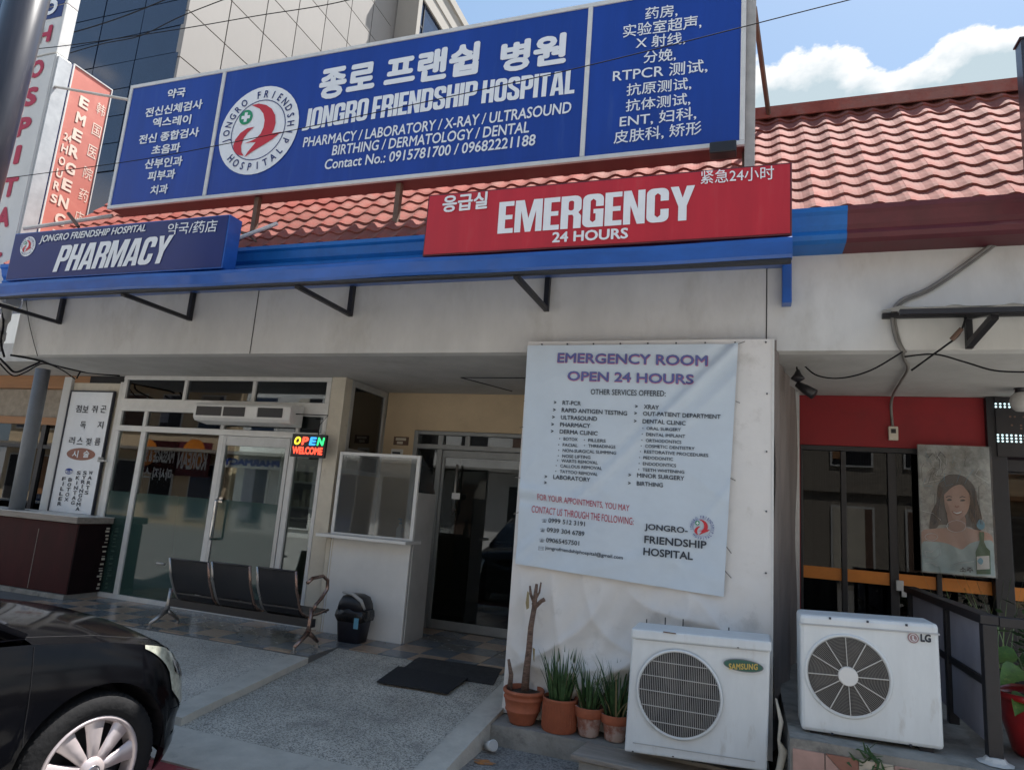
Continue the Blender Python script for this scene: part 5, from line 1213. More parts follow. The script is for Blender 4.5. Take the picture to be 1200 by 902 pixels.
for k_ in range(3):
    a_ = k_*2*math.pi/3+.9; fn.add([(c.x+.03*math.cos(a_), y-.0045, c.z+.03*math.sin(a_)), (c.x+rr*.9*math.cos(a_-.2), y-.0050, c.z+rr*.9*math.sin(a_-.2)), (c.x+rr*.9*math.cos(a_+.6), y-.0065, c.z+rr*.9*math.sin(a_+.6)), (c.x+.05*math.cos(a_+1.1), y-.007, c.z+.05*math.sin(a_+1.1))], [(0, 1, 2, 3)])
fn.build('fan_blade', M['trim'], t)
lc = at(1070, 747, Y=y); MB().disc(lc.x, lc.z, .029, y-.004, 28).build('round_logo', mat('grey_rose_print', (.30, .19, .20), .4), t)
lg_ = MB(); lg_.ring(lc.x, lc.z, .019, .0215, y-.006, 24); lg_.box(lc.x-.004, lc.x+.001, y-.0065, y-.006, lc.z-.012, lc.z+.012).box(lc.x-.004, lc.x+.010, y-.0072, y-.0067, lc.z-.012, lc.z-.007); lg_.build('round_logo', M['white'], t)
A = at(1078.5, 751.5, Y=y); B_ = at(1091, 752.5, Y=y); v_, f_ = font_mesh('LG', .05); lay(v_, f_, (A.x, A.z), (B_.x, B_.z), .045, y-.005, M['ink'], t)
g = MB()
for px, py in ((972.5, 723.5), (1016.5, 727.5), (1062, 731.5), (975, 858.5), (1067, 872)):
    a_ = at(px, py, Y=y); g.box(a_.x-.006, a_.x+.006, y-.010, y-.002, a_.z-.008, a_.z+.004)
g.build('screw', M['ink'], t)
MB().box(q[3].x+.05, q[3].x+.12, y+.02, y+.27, L2Z+.002, q[3].z+.0).box(q[2].x-.12, q[2].x-.05, y+.02, y+.27, L2Z+.002, q[2].z+.0).build('foot', M['black'], t)

# ================================================================== RESTAURANT FRONT
rf = thing('restaurant_front', 'red fronted restaurant with black framed dark windows and orange stripe', 'building', (1.3, 7.05, .485))
RY = 7.05
MB().box(.455, 2.085, RY+.0, RY+.08, 2.47, SZ+.002).box(.455, .49, RY-.004, RY+.06, .49, 2.469).build('red_wall', M['redwall'], rf, bev=.004)
f = MB()
for x0, x1 in ((.491, .515), (.842, .888), (1.235, 1.305), (1.60, 1.64)): f.box(x0, x1, RY, RY+.06, .56, 2.42)
f.box(.491, 2.02, RY-.003, RY+.06, .487, .559).box(.491, 2.02, RY-.003, RY+.06, 2.421, 2.468)
fo = f.build('window_frame', M['black'], rf, bev=.004)
for a_, b_ in ((.515, .842), (.888, 1.235), (1.305, 1.60), (1.64, 2.02)):
    MB().box(a_, b_, RY+.03, RY+.036, .56, 2.42).build('pane', M['restglass'], fo)
    MB().box(a_+.002, b_-.002, RY+.024, RY+.028, 1.225, 1.335).build('orange_stripe', M['orange'], fo)
    vn = MB()
    for k_ in range(int((b_-a_)/.022)): vn.box(a_+k_*.022+.004, a_+k_*.022+.012, RY+.10, RY+.104, 2.12-.12*(k_ % 3 == 0)+random.uniform(-.05, .05), 2.41)
    vn.build('hanging_reed', M['soffit'], fo, kind='stuff')
MB().box(2.02, 2.16, RY-.06, RY+.08, .487, SZ).build('pillar', M['black'], rf, bev=.006)
f = MB().box(2.161, 4.2, RY-.003, RY+.06, 2.30, 2.40).box(2.161, 4.2, RY-.003, RY+.06, .487, .56).box(2.75, 2.80, RY, RY+.06, .561, 2.299)
f = f.build('window_frame', M['black'], rf)
for a_, b_ in ((2.161, 2.75), (2.80, 4.2)):
    MB().box(a_, b_, RY+.03, RY+.036, .56, 2.30).build('pane', M['restglass'], f)
    MB().box(a_+.002, b_-.002, RY+.024, RY+.028, 1.20, 1.31).build('orange_stripe', M['orange'], f)
lv = MB()
for k_ in range(9): lv.box(2.18, 2.5, RY+.09, RY+.12, 1.75+k_*.06, 1.775+k_*.06)
lv.build('louvre', M['soffit'], f, kind='stuff')
MB().box(1.275, 1.335, RY-.03, RY-.001, 1.19, 1.28).box(1.315, 1.365, RY-.035, RY-.001, 1.14, 1.20).build('door_lock', M['alu'], rf, bev=.004)
MB().box(.49, 4.3, 9.3, 9.4, .485, SZ).box(.49, 4.3, 7.2, 9.3, .487, .50).build('inner_wall', M['counterdark'], rf)
# furniture glimpsed inside
ti = thing('dining_table', 'pale dining table dimly seen behind the restaurant window', 'table', (1.0, 8.0, .5))
MB().box(.75, 1.5, 7.8, 8.4, 1.19, 1.22).build('tabletop', M['whiteplastic'], ti)
for x in (.8, 1.45):
    for y_ in (7.85, 8.35): MB().box(x-.02, x+.02, y_-.02, y_+.02, .5, 1.19).build('leg', M['alu'], ti)
# LED sign
ls = thing('led_sign', 'black LED dot sign at the far right under the soffit', 'sign', (2.7, 6.98, 2.44))
MB().box(2.085, 3.6, 6.97, RY-.065 if 0 else 6.985, 2.42, SZ-.004).build('casing', M['trim'], ls)
p = at(1165.5, 473, Y=6.965)
def leds(px0, py0, cols, rows, m, skip=0):
    o = at(px0, py0, Y=6.965); d = MB()
    for i in range(cols):
        for j in range(rows):
            if skip and random.random() < skip: continue
            d.disc(o.x+i*.0335, o.z-j*.027, .0095, 6.967, 8)
    d.build('led_dot', M[m], ls, kind='stuff')
leds(1167, 473, 30, 2, 'ledwhite'); leds(1169.5, 509.5, 30, 3, 'ledwhite'); leds(1184, 488, 22, 1, 'rust', .5); leds(1186, 498, 22, 2, 'rust', .7)
th = thing('thermostat_box', 'small beige thermostat box on the red wall with cable', 'box', (1.28, 7.04, 2.54))
MB().box(1.245, 1.325, RY-.04, RY-.001, 2.535, 2.665).build('case', M['creamtrim'], th, bev=.006)
MB().box(1.265, 1.305, RY-.045, RY-.041, 2.60, 2.64).build('display', M['trim'], th)
gl = thing('globe_lamp', 'white globe lamp hanging from the soffit at the far right', 'lamp', (2.2, 6.7, 2.9))
p = at(1197, 470, Y=6.6)
MB().lathe([(.001, -.09), (.045, -.082), (.075, -.05), (.085, 0), (.07, .045), (.045, .07)], 20, (p.x, 6.6, p.z)).build('globe', M['soffit'], gl, smooth=True)
MB().lathe([(.045, .07), (.04, .10), (.05, .105), (.05, .14)], 14, (p.x, 6.6, p.z)).build('holder', M['trim'], gl, smooth=True)

# poster with a smiling woman
po = thing('drink_poster', 'grey drink poster of a smiling dark haired woman with a green bottle', 'poster', (1.75, 6.96, 1.4))
PY = 6.94
c4_ = [at(1075, 520.5, Y=PY), at(1159, 523.5, Y=PY), at(1167, 677, Y=PY), at(1080, 670, Y=PY)]
MB().hexa([(c4_[3].x, PY, c4_[3].z), (c4_[2].x, PY, c4_[2].z), (c4_[2].x, PY+.02, c4_[2].z), (c4_[3].x, PY+.02, c4_[3].z), (c4_[0].x, PY, c4_[0].z), (c4_[1].x, PY, c4_[1].z), (c4_[1].x, PY+.02, c4_[1].z), (c4_[0].x, PY+.02, c4_[0].z)]).build('board', M['posterbg'], po, bev=.002)
lay_n = [0]
def pp(pts, m, name='print', n=0):
    """smooth closed outline through photo pixels"""
    lay_n[0] += 1; yy = PY-.0012*lay_n[0]
    if n:
        out = []; k = len(pts)
        for i in range(k):
            p0, p1, p2, p3 = (Vector(pts[(i+j-1) % k]) for j in range(4))
            for s_ in range(n):
                t_ = s_/n; out.append(.5*((2*p1)+(p2-p0)*t_+(2*p0-5*p1+4*p2-p3)*t_*t_+(3*p1-p0-3*p2+p3)*t_**3))
    else: out = [Vector(p) for p in pts]
    W_ = [at(p.x, p.y, Y=yy) for p in out]
    for w_ in W_:
        u_ = (c4_[0].z-w_.z)/(c4_[0].z-c4_[3].z); w_.x = min(max(w_.x, c4_[0].x+(c4_[3].x-c4_[0].x)*u_+.006), c4_[1].x+(c4_[2].x-c4_[1].x)*u_-.006); w_.z = max(w_.z, min(c4_[2].z, c4_[3].z)+.012)
    tr_ = tessellate_polygon([[Vector((w_.x, w_.z, 0)) for w_ in W_]])
    MB().add([tuple(w_) for w_ in W_], [tuple(t) for t in tr_]).build(name, M[m], po)
def zp(x, y): return (1040+x/3.756, 500+y/3.756)
pp([zp(*p) for p in ((185, 450), (192, 380), (215, 330), (222, 260), (250, 220), (290, 208), (340, 220), (380, 260), (395, 320), (412, 380), (418, 440), (395, 465), (360, 440), (240, 430), (215, 445))], 'hair', 'hair', 5)
pp([zp(*p) for p in ((150, 462), (200, 448), (270, 440), (275, 400), (335, 400), (345, 440), (400, 455), (450, 470), (466, 500), (470, 560), (150, 560))], 'skin', 'shoulders', 4)
pp([zp(*p) for p in ((249, 300), (256, 262), (285, 245), (330, 250), (362, 285), (362, 340), (345, 385), (312, 410), (280, 400), (256, 365))], 'skin', 'face', 5)
pp([zp(*p) for p in ((150, 515), (200, 505), (260, 512), (300, 530), (330, 538), (365, 512), (420, 500), (470, 515), (474, 655), (155, 640))], 'dress', 'dress', 4)
pp([zp(*p) for p in ((245, 300), (262, 250), (300, 232), (345, 245), (366, 300), (350, 280), (325, 255), (290, 262), (262, 285))], 'hair', 'hair', 4)
for ex, ey in ((272, 321), (331, 323)):
    pp([zp(ex-12, ey+2), zp(ex-4, ey-4), zp(ex+6, ey-4), zp(ex+12, ey+1), zp(ex+4, ey+4), zp(ex-6, ey+4)], 'hair', 'eye', 3)
    pp([zp(ex-15, ey-13), zp(ex-2, ey-19), zp(ex+13, ey-14), zp(ex+12, ey-11), zp(ex-2, ey-15), zp(ex-14, ey-9)], 'hair', 'eyebrow')
pp([zp(298, 345), (zp(296, 352)), zp(306, 356), zp(316, 351), zp(313, 345), zp(306, 350)], 'brownoval', 'nose', 2)
pp([zp(282, 370), zp(300, 374), zp(318, 374), zp(334, 368), zp(322, 384), zp(306, 389), zp(291, 382)], 'brownoval', 'mouth', 3)
pp([zp(288, 373), zp(306, 377), zp(329, 371), zp(318, 380), zp(304, 382)], 'white', 'teeth', 3)
pp([zp(*p) for p in ((404, 470), (406, 462), (424, 462), (426, 470), (425, 505), (436, 530), (452, 545), (455, 648), (392, 648), (388, 548), (398, 528), (405, 505))], 'bottle', 'bottle')
pp([zp(*p) for p in ((393, 570), (448, 566), (450, 625), (394, 628))], 'lightbox', 'bottle_label')
pp([zp(*p) for p in ((392, 430), (408, 405), (428, 425), (424, 448), (404, 450))], 'posterblue', 'blue_mark', 3)
pp([zp(*p) for p in ((395, 590), (410, 575), (422, 590), (412, 606))], 'posterblue', 'blue_mark', 3)
def stroke(pts, w_, m='white'):
    lay_n[0] += .25; yy = PY-.0012*lay_n[0]-.002
    MB().tube([at(*zp(*p), Y=yy) for p in pts], w_, 4).build('print_line', M[m], po)
el = lambda cx, cy, rx, ry: [(cx+rx*math.cos(k*.524), cy+ry*math.sin(k*.524)) for k in range(13)]
stroke(el(303, 437, 42, 26), .0022); stroke(el(193, 484, 28, 16), .0018)
stroke([(165, 545), (195, 550), (228, 520), (236, 560), (215, 580), (170, 572), (165, 545)], .0018); stroke([(165, 600), (190, 596), (222, 612)], .0018); stroke([(280, 612), (320, 598), (380, 592)], .0018); stroke([(155, 370), (200, 380), (235, 410)], .0018); stroke([(175, 195), (200, 175), (225, 185), (215, 215)], .0015)
stroke([(180, 135), (200, 115), (215, 140), (235, 110), (255, 135)], .003, 'ink')
pp([zp(*p) for p in ((262, 372), (285, 400), (312, 412), (340, 392), (345, 440), (322, 462), (290, 460), (272, 440))], 'brownoval' if 0 else 'skinshade', 'neck_shade', 3)
pp([zp(*p) for p in ((256, 330), (268, 345), (276, 372), (286, 396), (274, 392), (258, 362))], 'skinshade', 'cheek_shade', 3)
for hx_ in range(7): stroke([(232+hx_*4-(hx_ > 3)*-110, 262+hx_*3), (216+hx_*5-(hx_ > 3)*-130, 330), (206+hx_*7-(hx_ > 3)*-135, 420)], .0016, 'hairlight')
MT = [at(*zp(318, 640), Y=PY-.03), at(*zp(378, 642), Y=PY-.03)]
v_, f_ = font_mesh('참이슬' if 0 else '소주', .03); lay(v_, f_, (MT[0].x, MT[0].z), (MT[1].x, MT[1].z), .045, PY-.032, M['ink'], po)

for k_ in range(26):
    x_, y_ = random.uniform(150, 430), random.uniform(100, 230); stroke([(x_, y_), (x_+random.uniform(-30, 30), y_+random.uniform(10, 45)), (x_+random.uniform(-45, 45), y_+random.uniform(30, 80))], random.uniform(.0006, .0014), random.choice(['white', 'joint', 'posterblue']))
for k_ in range(16):
    x_ = random.choice([random.uniform(195, 240), random.uniform(372, 410)]); stroke([(x_, 300+random.uniform(-40, 20)), (x_+random.uniform(-12, 12), 360), (x_+random.uniform(-22, 22), 430)], .0012, random.choice(['hairlight', 'ink']))
fm = MB(); vs = []
for j in range(25):
    for i in range(17):
        u, v = i/16, j/24; q_ = c4_[0].lerp(c4_[1], u).lerp(c4_[3].lerp(c4_[2], u), v)
        vs.append((q_.x, PY-.055+.007*math.sin(9*u+7*v+3*math.sin(5*v))+.004*math.sin(21*u-16*v), q_.z))
fm.add(vs, [(j*17+i, (j+1)*17+i, (j+1)*17+i+1, j*17+i+1) for j in range(24) for i in range(16)]).build('plastic_cover', M['posterfilm'], po, smooth=True)
# wires, conduit and lamp on the right
def wire(pts, r, m, name, label, cat='cable', n=6):
    P_ = []
    k = len(pts)
    for i in range(k-1):
        p0, p1, p2, p3 = (Vector(pts[max(0, min(k-1, i+j-1))]) for j in range(4))
        for s_ in range(n):
            t_ = s_/n; P_.append(.5*((2*p1)+(p2-p0)*t_+(2*p0-5*p1+4*p2-p3)*t_*t_+(3*p1-p0-3*p2+p3)*t_**3))
    P_.append(Vector(pts[-1]))
    o = MB().tube(P_, r, 6).build(name, M[m], smooth=True, loc=tuple(P_[0])); return tag(o, label, cat)
yb_ = 5.215
A_ = lambda px, py, Y=None, **k: tuple(at(px, py, Y=Y, **k)) if Y is not None else tuple(at(px, py, **k))
bend = [A_(x, y_, yb_) for x, y_ in ((1172, 279), (1130, 310), (1088, 338), (1056, 352), (1046, 366), (1047, 385), (1052, 402), (1058, 412))]
wire(bend, .013, 'greycable', 'conduit', 'thick grey conduit curving down the white wall from the maroon gutter')
wire([(x+.02, y_+.01, z-.006) for x, y_, z in bend], .010, 'greycable', 'conduit', 'second thinner conduit hugging the grey one down the wall')
s1 = [A_(1060, 421, Z=2.935), A_(1064, 432, Z=2.935), A_(1055, 448, Z=2.93), A_(1047, 462, Z=2.93), (1.275, 7.03, 2.86), (1.283, 7.03, 2.66)]
wire([bend[-1]]+s1, .012, 'greycable', 'cable', 'grey cable crossing the soffit down to the thermostat box')
wire([A_(1058, 412, 5.2), A_(1020, 434, 5.3), A_(985, 443, 5.5), A_(958, 440, 5.7), A_(942, 428, 5.8), A_(934, 421, 5.8), A_(934, 434, 5.8)], .006, 'cable', 'cable', 'thin black cable sagging left under the soffit to the spotlight')
wire([A_(1060, 418, 5.2), A_(1095, 415, 5.2), A_(1130, 424, 5.2), A_(1165, 434, 5.2), A_(1205, 436, 5.2)], .006, 'cable', 'cable', 'thin black cable sagging right along the soffit edge')
wire([A_(1132, 372, 5.1), A_(1124, 392, 5.12), A_(1108, 405, 5.17), A_(1090, 418, 5.18), A_(1068, 434, 5.2)], .007, 'cable', 'cable', 'black cable with connector hanging from the small awning bracket')
p, q = at(1127, 385, Y=5.10), at(1115, 398, Y=5.12)
tag(MB().tube([p, q], .016, 8).build('connector', M['rust'], loc=tuple(p)), 'brown cable connector below the small right awning bracket', 'connector')
sl = thing('spotlight', 'small black spotlight hanging under the soffit right of the tarpaulin booth', 'lamp', A_(935, 447, 5.8))
p = at(935, 443, Y=5.8)
MB().lathe([(.012, .10), (.03, .06), (.055, .03), (.05, .02), (.02, .0)], 12, (p.x, 5.8, p.z-.03)).build('bell', M['trim'], sl, smooth=True)
q0, q1 = at(934, 450, Y=5.8), at(954, 462, Y=5.75)
MB().tube([q0, q0.lerp(q1, .5), q1], [.025, .04, .045], 10).build('lamp_head', M['trim'], sl, smooth=True)
# small awning at the right
ra = thing('small_awning', 'small corrugated metal awning with black bracket on the white wall at right', 'awning', (1.4, 5.0, 3.15))
vs = []; nn = 60; ax0, ax1 = .905, 3.0
for i in range(nn+1):
    x = ax0+(ax1-ax0)*i/nn; w_ = .012*max(0, math.cos(x*2*math.pi/.30))**3
    vs += [(x, 4.62, 3.075+w_), (x, 5.236, 3.235+w_)]
MB().add(vs, [(2*i, 2*i+2, 2*i+3, 2*i+1) for i in range(nn)]).build('sheet', M['lightbox'], ra)
MB().box(ax0, ax1, 4.63, 4.66, 3.035, 3.068).box(ax0, ax1, 5.20, 5.236, 3.18, 3.215).build('rail', M['black'], ra)
def rb_(x):
    MB().box(x-.02, x+.02, 5.195, 5.236, 2.955, 3.179).bar((x, 5.19, 2.98), (x, 4.70, 3.03), .04, .04).bar((x, 5.19, 3.17), (x, 4.66, 3.045), .036, .03).build('bracket', M['black'], ra)
rb_(1.43); rb_(2.6)
# dark post crossing in front of the roof at the right edge
tag(MB().box(1.66, 1.76, 4.70, 4.80, 3.60, 4.90).box(1.65, 1.77, 4.69, 4.81, 4.901, 4.915).build('roof_post', M['darkpole'], loc=(1.65, 4.75, 3.6), bev=.004), 'dark square post rising in front of the tiled roof at the right edge', 'post')

# railing on the ledge
rl = thing('ledge_railing', 'black steel railing with grey boards beside the right air conditioner', 'railing', (1.29, 4.66, .485))
ry = 4.66; rx = 1.30
MB().box(rx-.035, rx+.035, ry-.035, ry+.035, .487, 1.21).build('corner_post', M['black'], rl, bev=.004)
MB().box(rx-.035, rx+.035, 6.50, 6.56, .487, 1.21).build('post', M['black'], rl, bev=.004)
MB().box(rx-.03, rx+.03, 5.42, 5.48, .487, 1.21).build('post', M['black'], rl, bev=.004)
MB().box(rx-.045, rx+.045, ry-.036, 6.62, 1.211, 1.262).build('top_rail', M['black'], rl, bev=.004)
MB().box(rx+.046, 3.4, ry-.04, ry+.045, 1.205, 1.258).build('top_rail', M['black'], rl, bev=.004)
MB().box(rx-.02, rx+.02, ry+.036, 5.419, .87, .91).box(rx-.02, rx+.02, 5.481, 6.499, .87, .91).build('middle_rail', M['black'], rl)
MB().box(2.3, 2.36, ry-.03, ry+.03, .487, 1.204).build('post', M['black'], rl, bev=.004)
for y0_, y1_ in ((ry+.037, 5.418), (5.482, 6.498)):
    MB().box(rx-.004, rx+.006, y0_, y1_, .56, .869).build('board', M['greypanel'], rl); MB().box(rx-.004, rx+.006, y0_, y1_, .911, 1.209).build('board', M['greypanel'], rl)
mo = MB(); mo.lathe([(.09, 0), (.06, .01), (.045, .03), (.0, .035)], 9, (rx, ry-.01, .487)); o = mo.build('mortar_lump', M['lightbox'], rl)
# red pot with big leaves
rpt = thing('red_pot_plant', 'glossy red plant pot with large mottled green leaves at the right edge', 'potted plant', (1.62, 4.93, .487))
pc_ = (1.60, 4.92, .487)
MB().lathe([(.12, 0), (.135, .02), (.185, .20), (.215, .31), (.235, .315), (.238, .345), (.222, .348), (.205, .30)], 36, pc_).build('pot', M['redpot'], rpt, smooth=True)
MB().add([(pc_[0]+.2*math.cos(k*.3), pc_[1]+.2*math.sin(k*.3), .487+.30) for k in range(21)], [tuple(range(21))]).build('soil', M['soil'], rpt)
def leaf(base, tip, w_, droop, m='leaf'):
    base, tip = Vector(base), Vector(tip); d = tip-base; s_ = d.cross(Vector((0, -.6, 1))).normalized(); nrm = s_.cross(d).normalized()
    pr_ = ((0, .02), (.08, .75), (.22, 1.0), (.4, .93), (.6, .70), (.8, .38), (.93, .12), (1, .0)); vs = []
    for u, k_ in pr_:
        c_ = base+d*u-Vector((0, 0, droop*u*u)); e_ = s_*w_*k_/2
        vs += [c_-e_+nrm*w_*.12*k_, c_-e_*.5+nrm*w_*.03*k_, c_, c_+e_*.5+nrm*w_*.03*k_, c_+e_+nrm*w_*.12*k_]
    fs = [(i*5+j, i*5+j+1, (i+1)*5+j+1, (i+1)*5+j) for i in range(len(pr_)-1) for j in range(4)]
    MB().add(vs, fs).build('leaf', M[m], rpt, smooth=True)
for k_, (dx, dy, dz, ln, w_) in enumerate(((-.02, -.24, .36, .26, .19), (.16, -.20, .42, .24, .18), (-.14, .04, .50, .22, .16), (.04, .10, .58, .24, .17), (.22, .02, .54, .25, .18), (-.15, -.12, .44, .20, .15), (.02, -.10, .56, .22, .17), (.12, .20, .48, .22, .16), (-.08, .20, .42, .2, .15), (.26, -.12, .34, .22, .16), (-.16, -.20, .30, .16, .12), (.10, -.05, .64, .2, .15))):
    b_ = Vector((pc_[0]+dx*.55, pc_[1]+dy*.55, .487+dz*.95+.05)); dirv = Vector((dx, dy, .02)).normalized()
    leaf(b_, b_+dirv*ln+Vector((0, 0, -.04)), w_, .06)
    MB().tube([(pc_[0]+dx*.1, pc_[1]+dy*.1, .487+.29), tuple(b_)], .006, 5).build('stem', M['leafdark'], rpt)
# dry plant behind the railing
dp = thing('strappy_plant', 'clump of long yellowing strap leaves behind the black railing', 'plant', (1.42, 6.2, .487))
def strap(bx_, by_, hx_, hz, m, w_=.02):
    vs = []
    for k_ in range(6):
        u = k_/5; vs += [(bx_+hx_*u*u-w_*(1-u)/2, by_+.05*u, .49+hz*u), (bx_+hx_*u*u+w_*(1-u)/2, by_+.06*u, .49+hz*u)]
    MB().add(vs, [(2*k, 2*k+1, 2*k+3, 2*k+2) for k in range(5)]).build('leaf', M[m], dp)
for i in range(16): strap(1.36+random.uniform(0, .5), 6.1+random.uniform(-.2, .3), random.uniform(-.25, .25), random.uniform(.75, .98), random.choice(['leafdry', 'leafdark', 'leaf']))
bp = thing('leafy_plant', 'dark bushy plant inside the railing behind the red pot', 'plant', (2.0, 5.6, .487))
m_ = MB()
for i in range(420):
    a_, r_, z_ = random.uniform(0, 6.28), random.uniform(0, .42), random.uniform(.1, .78); c_ = Vector((2.05+r_*math.cos(a_), 5.6+r_*math.sin(a_)*.8, .487+z_))
    d_ = Vector((random.uniform(-1, 1), random.uniform(-1, 1), random.uniform(-.3, .8))).normalized()*random.uniform(.05, .10); s_ = d_.cross(Vector((random.random(), random.random(), 1))).normalized()*.022
    m_.add([c_, c_+d_*.5+s_, c_+d_, c_+d_*.5-s_], [(0, 1, 2, 3)])
m_.build('foliage', M['leafdark'], bp, kind='stuff')
MB().tube([(2.05, 5.6, .487), (2.03, 5.62, 1.0)], .012, 6).build('stem', M['bark'], bp)
# weeds on the ledge edge
wd = MB()
for i in range(46):
    x = at(1018, 880, Y=L2Y).x+random.gauss(0, .05); z = L2Z+random.uniform(-.12, .02); a_ = random.uniform(-1, 1)
    d_ = Vector((a_*.05, -random.uniform(.01, .05), random.uniform(-.03, .05))); s_ = Vector((.007, 0, .004))
    b_ = Vector((x, L2Y-.012, z)); wd.add([b_-s_, b_+s_, b_+d_+s_*.6, b_+d_*1.4], [(0, 1, 2, 3)])
o = wd.build('weed', M['leafdark'], loc=(at(1018, 880, Y=L2Y).x, L2Y, L2Z)); o['kind'] = 'stuff'; tag(o, 'small green weeds growing on the edge of the mosaic ledge', 'weeds')
# rags in the dark gap
rg = MB(); zz_ = [(.19, 4.75, .62), (.215, 4.72, .50), (.20, 4.70, .40), (.235, 4.74, .33), (.21, 4.70, .24), (.19, 4.72, .14), (.22, 4.78, .10)]
rg.tube(zz_, [.010, .018, .012, .024, .018, .026, .01], 9)
rg.v = [(x+.010*math.sin(60*z+20*x), y_+.012*math.sin(47*z+9), z+.006*math.sin(80*x)) for x, y_, z in rg.v]
tag(rg.build('rag_bundle', M['creamtrim'], loc=(.2, 5, .2), smooth=True), 'twisted dirty white rags in the gap between the two air conditioners', 'rags')
struct('rubble', grid_sheet(.165, L2X-.003, 4.5, 7.04, lambda x, y: .06+.06*abs(math.sin(23*x+9*y))+.04*math.sin(17*y), 6, 40), M['soil'])

# ================================================================== LEFT EDGE: dark post, pipes, cables
dpx = at(31, 100, Y=3.2)
dpn = thing('utility_post', 'thick black painted post leaning past the top left corner, close by', 'post', (dpx.x, 3.2, 0))
pa_, pb_ = at(32, 0, Y=3.2), at(-24, 217, Y=3.2); pd_ = (pa_-pb_)/(pa_.z-pb_.z)
MB().tube([pb_-pd_*pb_.z, pb_+pd_*4.5], [.150, .145], 24).build('post', M['darkpole'], dpn, smooth=True)
pv = thing('drain_pipe', 'grey plastic drain pipe at the left end of the white wall', 'pipe', (-8.06, 5.15, 2.9))
MB().tube([(-8.08, 5.14, 3.62), (-8.05, 5.14, 3.35), (-8.09, 5.14, 3.30), (-8.09, 5.14, 2.98)], .05, 12).build('pipe', M['pvc'], pv, smooth=True)
MB().tube([(-8.09, 5.14, 3.20), (-8.09, 5.14, 3.10)], .06, 12).build('collar', M['pvc'], pv, smooth=True)
for i, (pts, r) in enumerate((
        (((0, 420, 5.2), (8, 428, 5.2), (18, 436, 5.3), (34, 430, 5.6), (47, 424, 5.7)), .012), (((12, 416, 5.2), (40, 421, 5.4), (65, 428, 5.8), (100, 436, 6.2), (140, 440, 6.35)), .012),
        (((0, 426, 5.2), (15, 440, 5.4), (30, 436, 5.6), (50, 426, 5.8), (70, 432, 6.0), (88, 444, 6.2)), .008), (((2, 350, 5.1), (4, 380, 5.1), (1, 400, 5.1), (5, 418, 5.1)), .012),
        (((30, 346, 5.2), (33, 372, 5.22), (38, 395, 5.22), (44, 417, 5.22)), .004), (((90, 443, 6.2), (97, 433, 6.3), (110, 436, 6.3)), .010))):
    wire([A_(x, y_, Y_) for x, y_, Y_ in pts], r, 'cable', 'cable', ('thick black cable looping off the left edge below the drain pipe', 'black cable along the soffit from the drain pipe to the shopfront', 'thinner tangled cable above the grey post', 'black cable hanging beside the drain pipe', 'thin frayed wire hanging on the white wall below the awning', 'short cable stub hooked above the clinic sign')[i])
wire([A_(x, y_, 4.0) for x, y_ in ((1040, -11), (960, 9), (660, 84), (340, 153.5), (327, 156), (220, 177.5), (140, 191), (0, 210), (-30, 214))], .0034, 'cable', 'overhead_cable', 'thin overhead cable running right across the big blue sign')
wire([A_(x, y_, 4.6) for x, y_ in ((560, -45), (410, 0), (300, 19), (200, 36), (67, 55), (-20, 62))], .0045, 'cable', 'overhead_cable', 'overhead cable crossing the beige tower above the blue sign')
wire([A_(x, y_, 9) for x, y_ in ((250, -25), (172, 9), (120, 28), (70, 42), (-10, 60))], .012, 'cable', 'overhead_cable', 'overhead cable in front of the blue glass of the tower, upper one')
wire([A_(x, y_, 9) for x, y_ in ((320, -22), (218, 17), (165, 42), (118, 52), (60, 68), (-10, 80))], .010, 'cable', 'overhead_cable', 'overhead cable in front of the blue glass of the tower, lower one')
# dark board above the clinic sign; the gap's shade is in its colour
MB().box(-8.2, -7.56, 6.43, 6.5, 2.861, SZ).build('gap_shade', M['darkin'], wb)

# ================================================================== TOWER BEHIND
TX, TY = -16.71, 14.0
tw_ = thing('office_tower', 'tall tower with dark blue glass front and beige panelled side behind the hospital', 'building', (-20, 18, 0))
MB().box(-34, TX-.25, TY+.25, 25.59, 0, 42).build('core', M['joint'], tw_)
MB().box(-34, TX-.02, 25.6, 26.5, 0, 42.3).build('rear_mass', M['beige'], tw_)
pm = {}
def panel(w_, h_, d_, axis, m, name):
    key = (round(w_, 2), round(h_, 2), axis, m)
    if key not in pm:
        b = MB(); b.box(0, w_, 0, d_, 0, h_) if axis == 'y' else b.box(-d_, 0, 0, w_, 0, h_); pm[key] = b.mesh(name, M[m])
    o = bpy.data.objects.new(name, pm[key]); C.objects.link(o); o.parent = tw_; return o
P1_ = 1.61
for i in range(7):
    for j in range(-2, 9):
        z = 14.62+1.63*j; y0_ = TY+i*P1_ if i else TY
        w_ = P1_-.045
        o = panel(w_+(.0), 1.59, .2, 'x', 'beige', 'cladding_panel'); o.location = Vector((TX, y0_+.02, z+.02))-OFF[tw_]
MB().box(TX-.24, TX-.05, 25.28, 25.59, 0, 42).build('edge_strip', M['beige'], tw_)
MB().box(TX-.24, TX-.01, TY+.0, 25.28, 0, 11.3).build('base_cladding', M['beige'], tw_)
MB().box(TX-.24, TX-.01, TY+.0, 25.28, 29.4, 42).build('upper_cladding', M['beige'], tw_)
for i in range(1, 9):
    for j in range(12):
        z = 11.0+.955*j; x = TX-.06-i*1.80
        o = panel(1.76, .925, .03, 'y', 'curtain', 'glass_pane'); o.location = Vector((x, TY+.01+random.uniform(0, .012), z))-OFF[tw_]
        o.rotation_euler = (random.uniform(-.004, .004), 0, random.uniform(-.004, .004))
